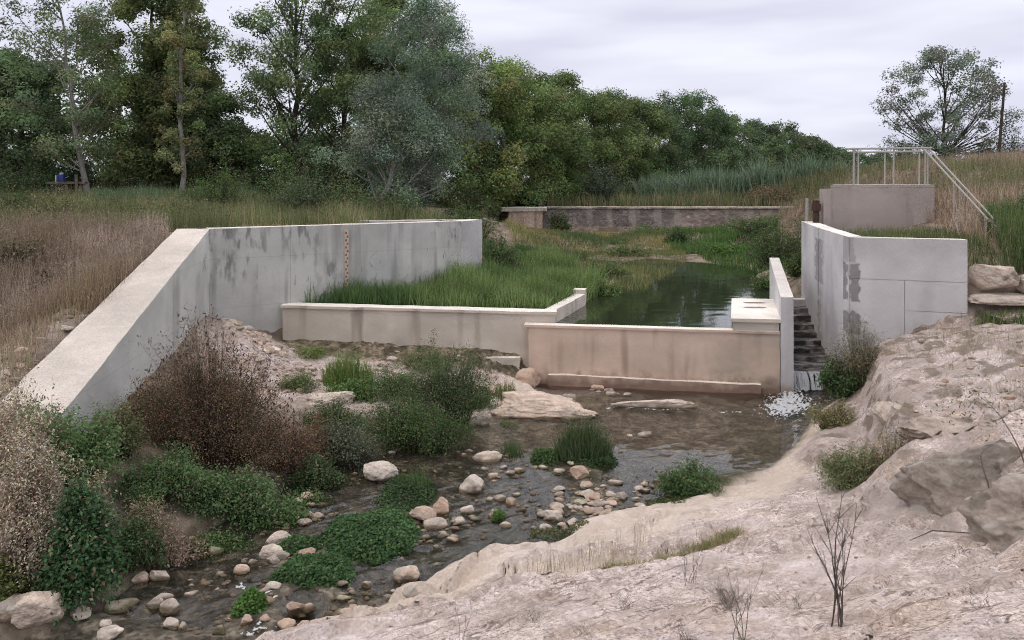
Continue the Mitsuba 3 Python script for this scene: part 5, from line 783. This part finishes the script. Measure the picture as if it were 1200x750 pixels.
# bushes beyond: (label, x, y, w, h, colours)
for i, (lb, x, y, w, h, cols) in enumerate([
    ('tall leafy green bush under the airy poplar behind the meadow', -10.4, 36.5, 3.4, 2.9, [(.05, .09, .03), (.065, .11, .035), (.04, .07, .025)]),
    ('dark green thicket below the silver willow trunk', -6.2, 38, 4.5, 1.9, G_DARK),
    ('blue green shrub right of the leaning willow trunk', -4.2, 40, 2.6, 1.8, G_BLUE),
    ('dark bush left of the ruined pier', -2.4, 47, 4.0, 2.6, G_DARK + [(.06, .075, .03)]),
    ('round green bush climbing over the old stone weir', 3.3, 55.4, 1.9, 1.7, [(.045, .07, .025), (.06, .085, .03)]),
    ('dark willow scrub above the ruined pier', 1.2, 61.5, 4.5, 2.4, G_DARK + [(.05, .075, .045)]),
    ('grey green willow scrub in front of the canes', 7.0, 62, 4.0, 4.2, [(.04, .06, .04), (.055, .08, .05)]),
    ('dark shrub at the water edge on the far right bank', 9.3, 44.5, 1.5, 1.1, G_DARK),
    ('broad green shrub below the old weir on the right bank', 12.6, 40, 4.2, .95, [(.045, .075, .028), (.065, .10, .04), (.09, .12, .05)]),
    ('dark green bush leaning over the pool by the thin wall', 10.7, 31.5, 3.0, 1.6, G_DARK + [(.05, .085, .03)]),
    ('dark bush at the upstream mouth of the stepped channel', 10.2, 27.2, 1.9, 1.7, G_DARK + [(.045, .075, .03)]),
    ('bright green low shrub on the right pool shore', 9.9, 37, 2.4, .7, [(.05, .115, .025), (.07, .13, .03)]),
    ('reddish brown scrub at the right end of the old weir', 20.5, 60.5, 5.5, 1.1, [(.10, .055, .04), (.13, .09, .06), (.09, .085, .045)]),
    ('grassy green scrub on the bank right of the old weir', 14.6, 47, 4.0, .7, [(.06, .085, .035), (.09, .10, .045)]),
    ('green bushes along the meadow edge under the left trees', -15, 41.5, 4.0, 1.6, G_MID),
    ('dark scrub at the left edge of the field', -27, 43, 5.0, 1.7, G_DARK),
    ('leafy weed bush at the meadow edge left of the tall bush', -12.2, 33, 3.2, 1.9, G_MID),
    ('grey green weed bush behind the middle of the long wall', -8.3, 31.5, 3.0, 2.0, G_BLUE + G_MID),
    ('bright weed bush behind the right half of the long wall', -6.4, 31, 2.6, 1.6, [(.06, .09, .03), (.075, .11, .04)]),
    ('dark weed bush at the far right of the meadow', -4.6, 30, 2.4, 1.5, G_DARK + G_MID),
    ('bright green waterside weeds at the right edge of the grassy island', 2.9, 25.6, 1.5, .6, [(.06, .10, .03), (.08, .125, .04)]),
    ('leafy waterside weeds further along the island edge', 3.5, 29.5, 2.0, .7, [(.055, .09, .03), (.07, .11, .035)]),
    ('green waterside weeds at the far right corner of the pool', 8.9, 27.0, 1.6, .8, [(.05, .09, .03), (.065, .105, .035)]),
    ('yellow green weeds on the bar at the head of the pool', 5.6, 38.5, 2.6, .6, [(.09, .115, .04), (.07, .10, .035)]),
    ('low green weeds in front of the old stone weir', 9.0, 51.5, 4.0, .7, [(.06, .09, .03), (.075, .11, .04)]),
    ('dark green bush at the upstream end of the long wall', -.55, 26.3, 2.0, 1.3, G_DARK + G_MID),
    ('green bush on the bank beyond the end of the long wall', -1.6, 29.5, 3.0, 1.6, G_MID),
    ('low green bush at the head of the stepped channel by the thin wall', 9.35, 25.6, 1.2, .8, G_MID + [(.06, .10, .03)]),
    ('low olive weed bush in the left part of the meadow', -15.5, 27, 2.8, .9, [(.08, .085, .035), (.10, .10, .045)]),
    ('dark green weed bush near the left edge of the meadow', -18.5, 29, 2.8, 1.0, G_DARK + G_MID),
    ('dark brownish weed bush in the dry grass by the sloping wall', -9.6, 16.8, 1.3, .8, [(.085, .06, .045), (.11, .085, .06), (.06, .06, .03)]),
    ('brown green weed bush in the dry grass at the left edge', -11.6, 18.4, 1.8, .8, [(.09, .07, .05), (.07, .07, .035)]),
    ('pale dry weed bush in the dry grass above the rubble', -10.3, 15.4, 1.4, .7, [(.2, .155, .12), (.14, .10, .08)]),
    ('leafy green weed bush behind the corner of the long wall', -10.4, 23, 2.0, .7, [(.09, .11, .04), (.11, .12, .05)]),
    ('yellow green weed bush in the middle of the meadow', -11.5, 27.5, 2.2, .8, [(.09, .10, .04), (.11, .105, .05)]),
    ('big dark hedge mass under the left edge trees', -31, 54, 8, 4.2, DK_),
    ('big dark hedge mass behind the timber bench', -25, 55, 8, 4.0, DK_),
    ('big dark hedge mass under the slender yellowish poplar', -18.5, 55, 8, 3.6, DK_),
    ('dark hedge mass under the airy poplars', -12, 56, 7, 3.2, DK_),
    ('green weeds on the hillside under the stair rail', 14.0, 21.6, 2.0, .9, G_MID),
    ('dark evergreen shrub left of the airy tree on the hill', 24.6, 50.5, 3.2, 4.6, G_DARK),
    ('grey green willow shrub on the hill crest beside the pole', 33.2, 52, 4.2, 2.2, SILVER)]):
    n = int(760 * w * max(h, 1) ** .7 * min(1, 38 / y)); s = .095 * max(1, y / 34)
    shrub('far_shrub', lb, x, y, w, h * 1.0, 90, max(n, 1500), s, s * .5, cols, [(.07, .055, .04)], 400 + i, w * .8, srad=.014, t0=.05, bias=.7)

# ------------------------------------------------------------------ trees
def tree(name, label, x, y, ztop, rad, cols, seed,  base=.2, nclump=70, nleaf=9000, leaf=.2, lw=.6, bark='bark_dark', tr=.22, bend=(0, 0), clump=.95, prof=0., group=None, zb=None, limbs=16, droop=0., sparse=.0, flat=1.):
    leaf, nleaf = leaf * (.92 if leaf < .4 else 1), int(nleaf * (2.15 if leaf < .4 else 1.2))
    rng = np.random.default_rng(seed); z0 = (H(x, y) if zb is None else zb) - .2; h = ztop - z0; zc = z0 + h * base
    t = np.linspace(0, 1, 9); wig = rng.normal(size=(9, 2)) * .012 * h; wig[0] = 0
    TP = np.stack([x + bend[0] * t ** 1.3 + wig[:, 0], y + bend[1] * t + wig[:, 1], z0 + h * .93 * t], 1)
    tr_ = tr * (1.0 - .88 * t) + .02; tr_[0] *= 1.35
    parts = [path_tube(TP, tr_, 8)]
    def env(u):                                   # crown radius along the height 0..1
        return rad * np.clip(np.sin(np.pi * np.clip(u * .90 + .10, 0, 1) ** (1.05 - prof * .4)) ** .5 * (1.0 - prof * u * .55), .08, 1)
    us = np.clip(rng.beta(1.25, 1.25, nclump), .02, .98); ang = rng.uniform(0, 2 * np.pi, nclump); rr = env(us) * np.sqrt(rng.uniform(.10, 1, nclump)) * (1 + .25 * rng.normal(size=nclump) * .6)
    zc_ = zc + us * (ztop - zc); ax = np.stack([np.interp(zc_, TP[:, 2], TP[:, 0]), np.interp(zc_, TP[:, 2], TP[:, 1])], 1)
    CC = np.stack([ax[:, 0] + np.cos(ang) * rr, ax[:, 1] + np.sin(ang) * rr * flat, zc_], 1)
    for i in rng.permutation(nclump)[:limbs]:
        e = CC[i]; zs = max(z0 + h * .12, e[2] - rr[i] * rng.uniform(.7, 1.3) - .4); s = np.array([np.interp(zs, TP[:, 2], TP[:, 0]), np.interp(zs, TP[:, 2], TP[:, 1]), zs])
        tt = np.linspace(0, 1, 6)[:, None]; p = s * (1 - tt) + e * tt; p[:, :2] += (e - s)[:2] * (tt - tt * tt) * .35; p += rng.normal(size=p.shape) * .05 * tt
        parts.append(path_tube(p, np.linspace(max(.05, tr * .42 * (1 - (zs - z0) / h * .7)), .018, 6), 5))
    key = thing(name, label, 'tree', group)
    put(key, 'trunk', join(parts), bark, 40)
    cs = clump * rng.uniform(.6, 1.3, nclump) * (rad / 3.5) ** .5; n_i = rng.choice(nclump, nleaf, p=cs ** 2 / (cs ** 2).sum())
    d = rng.normal(size=(nleaf, 3)); d /= np.linalg.norm(d, axis=1, keepdims=True); rad_ = rng.uniform(0, 1, nleaf) ** .45
    off = d * rad_[:, None] * cs[n_i][:, None] * np.array([1, 1, .72]); c = CC[n_i] + off
    c[:, 2] -= droop * np.hypot(off[:, 0], off[:, 1])
    c += rng.normal(size=c.shape) * leaf * .5
    nr = d * .8 + rng.normal(size=(nleaf, 3)) * .42 + np.array([0, 0, .55])
    ct = rng.uniform(.62, 1.38, (nclump, 1)) * rng.uniform(.9, 1.1, (nclump, 3))
    col = np.clip(4.0 * palette(rng, nleaf, cols, .13) * ct[n_i], .004, .9)
    v, f, kk = leaves(c, nr, rng, leaf, leaf * lw, False)
    put(key, 'crown', (v, f), 'leaf', color=np.repeat(col, kk, 0))
    return key
PLANE = [(.047, .070, .025), (.060, .083, .029), (.041, .061, .023), (.068, .085, .029)]
OLIVE = [(.048, .064, .026), (.060, .074, .030), (.038, .052, .022)]
DK = [(.032, .05, .024), (.042, .06, .029), (.028, .042, .022)]
POP = [(.05, .068, .034), (.065, .08, .04), (.04, .055, .028)]
tree('broadleaf_tree', 'dark leafy tree at the far left edge of the picture', -30.5, 49, 12.8, 3.6, DK + [(.05, .07, .03)], 501, .10, 80, 11000, .26)
tree('poplar_tree', 'airy pale trunked poplar leaning at the upper left', -23.6, 44, 17.4, 3.2, POP, 502, .16, 105, 8500, .17, bark='bark_pale', tr=.14, bend=(-2.2, 0), clump=.75, limbs=22)
tree('plane_tree', 'broad olive green plane tree filling the upper left', -22.8, 50, 17.8, 4.2, OLIVE + [(.066, .07, .028)], 503, .08, 110, 17000, .26, tr=.3)
tree('poplar_tree', 'slender yellowish poplar standing in front of the dark left trees', -18.7, 44.5, 18.2, 1.35, [(.078, .088, .036), (.088, .088, .038), (.056, .07, .03)], 504, .12, 60, 5500, .17, bark='bark_pale', tr=.13, clump=.7, limbs=22)
tree('plane_tree', 'rounded olive tree left of the bright sky gap', -22.2, 52, 15.0, 3.0, OLIVE + PLANE, 505, .06, 100, 15000, .26, tr=.28)
tree('plane_tree', 'lower dark tree closing the left group towards the gap', -18.3, 49, 10.8, 2.2, OLIVE + DK, 506, .06, 70, 9000, .24)
tree('poplar_tree', 'tall airy dark trunked poplar with sky showing through', -12.6, 46, 17.6, 3.6, [(.04, .058, .024), (.055, .074, .03), (.03, .044, .02)], 507, .16, 95, 12500, .20, tr=.24, clump=.88, limbs=30)
tree('poplar_tree', 'second airy poplar between the tall one and the willow', -10.2, 48.5, 17.2, 2.9, [(.045, .06, .026), (.055, .072, .03)], 508, .16, 75, 9500, .20, tr=.2, clump=.85, limbs=22)
tree('plane_tree', 'tall olive crown rising behind the silver willow', -8.3, 54, 17.9, 3.9, PLANE + OLIVE, 509, .15, 105, 15000, .27, tr=.28)
tree('silver_willow', 'large silvery grey willow in the centre left', -5.9, 42, 14.9, 3.7, SILVER, 510, .10, 150, 25000, .18, .38, bark='bark_pale', tr=.2, bend=(1.6, 0), clump=.85, limbs=30, droop=.35, prof=.25)
tree('silver_willow', 'low spreading willow branches with a pale leaning trunk', -6.9, 40.6, 9.2, 2.9, SILVER + [(.06, .08, .055)], 511, .22, 60, 7500, .16, .38, bark='bark_pale', tr=.15, bend=(1.8, -.6), limbs=20, droop=.3)
for i, (x, y, zt, r) in enumerate([(-40, 62, 15, 5), (-33, 66, 17, 5.5), (-27, 66, 15, 4.5), (-21, 70, 9.0, 4.5), (-15, 68, 9.2, 4.2), (-9.5, 66, 12.5, 4.5)]):
    tree('dark_tree', ['dark tree in the shadowed wood at the left edge', 'dark tree in the shadowed wood behind the pale trunked poplar', 'dark tree behind the olive plane trees', 'dark tree behind the sky gap', 'low dark tree seen under the airy poplars', 'dark tree between the airy poplars and the willow'][i], x, y, zt, r, DK, 520 + i, .02, 80, 7000, .42, tr=.3, limbs=8)
def ridge(Y): return np.interp(Y, [54, 62, 70, 80, 86, 95, 108, 125, 150, 175, 230], [14.4, 14.2, 14.0, 13.7, 14.1, 15.3, 14.6, 14.6, 14.0, 12.9, 12.5])
Ys = [55.5, 59.5, 63.5, 67.5, 72, 76.5, 81, 86, 91.5, 97, 103, 109, 116, 123, 131, 139, 148, 157, 166, 176]
for i, Yt in enumerate(Ys):
    rng = np.random.default_rng(800 + i); xx = (Yt - 60) * .605 + rng.normal() * .4; nearf = Yt < 84
    cols = [PLANE + [(.095, .10, .028)], PLANE + [(.07, .09, .03)], PLANE, PLANE + OLIVE, PLANE + OLIVE][min(i, 4)] if nearf else DK + [(.04, .056, .026)]
    lab = ['yellowish green plane tree at the near end of the receding tree row', 'second plane tree of the receding row with bare slender trunks', 'third plane tree of the receding row above the ruined pier', 'fourth plane tree of the receding row', 'fifth plane tree of the receding row', 'sixth plane tree of the receding row', 'seventh plane tree of the row just before the height step'][i] if i < 7 else f'dark green tree, {ORD[i - 7].replace("nearest", "first")} of the receding row beyond the height step'
    tree('plane_tree', lab, xx, Yt, ridge(Yt) + rng.normal() * .55, 3.8 + .3 * rng.normal() + (0 if nearf else .9), cols, 540 + i, .03 if nearf else .02, 85 if nearf else 60, 12500 if nearf else int(7500 * min(1, 110 / Yt) ** .8), .24 * max(1, Yt / 72), tr=.2, zb=3.2, limbs=14 if nearf else 5, group=None if i < 7 else 'far trees of the receding row', bark='bark_pale' if i == 1 else 'bark_dark')
for i, Yt in enumerate([58, 66, 76, 90, 106, 126, 150]):
    tree('dark_tree', f'dark tree half hidden behind the receding row, {ORD[i].replace("nearest", "first")} from its near end', (Yt - 60) * .605 - 6.0, Yt + 3, ridge(Yt) - .3, 3.8, DK + OLIVE, 570 + i, .03, 60, 5500, .38, tr=.2, zb=3.2, limbs=5, group='trees of the hidden second row')
for i, (x, y, zt, r) in enumerate([(96, 235, 14.2, 7), (103, 250, 15, 8), (112, 255, 14.0, 8), (121, 262, 14.6, 8), (131, 262, 13.2, 8), (140, 270, 13.8, 9), (106, 215, 11.2, 7), (150, 275, 14, 9)]):
    tree('distant_tree', f'distant tree of the low wood behind the railing, {ORD[i].replace("nearest", "first")} built along it', x, y, zt, r, [(.03, .048, .028), (.042, .06, .034)], 585 + i, .02, 60, 3000, .95, tr=.3, zb=3, limbs=3, group='distant trees behind the railing')
tree('airy_tree', 'airy grey green tree alone on the hill at the right', 30.2, 55, 14.4, 4.3, [(.055, .066, .048), (.07, .08, .06), (.045, .055, .04)], 600, .03, 190, 9500, .18, .62, tr=.11, clump=.55, limbs=60, prof=.1)
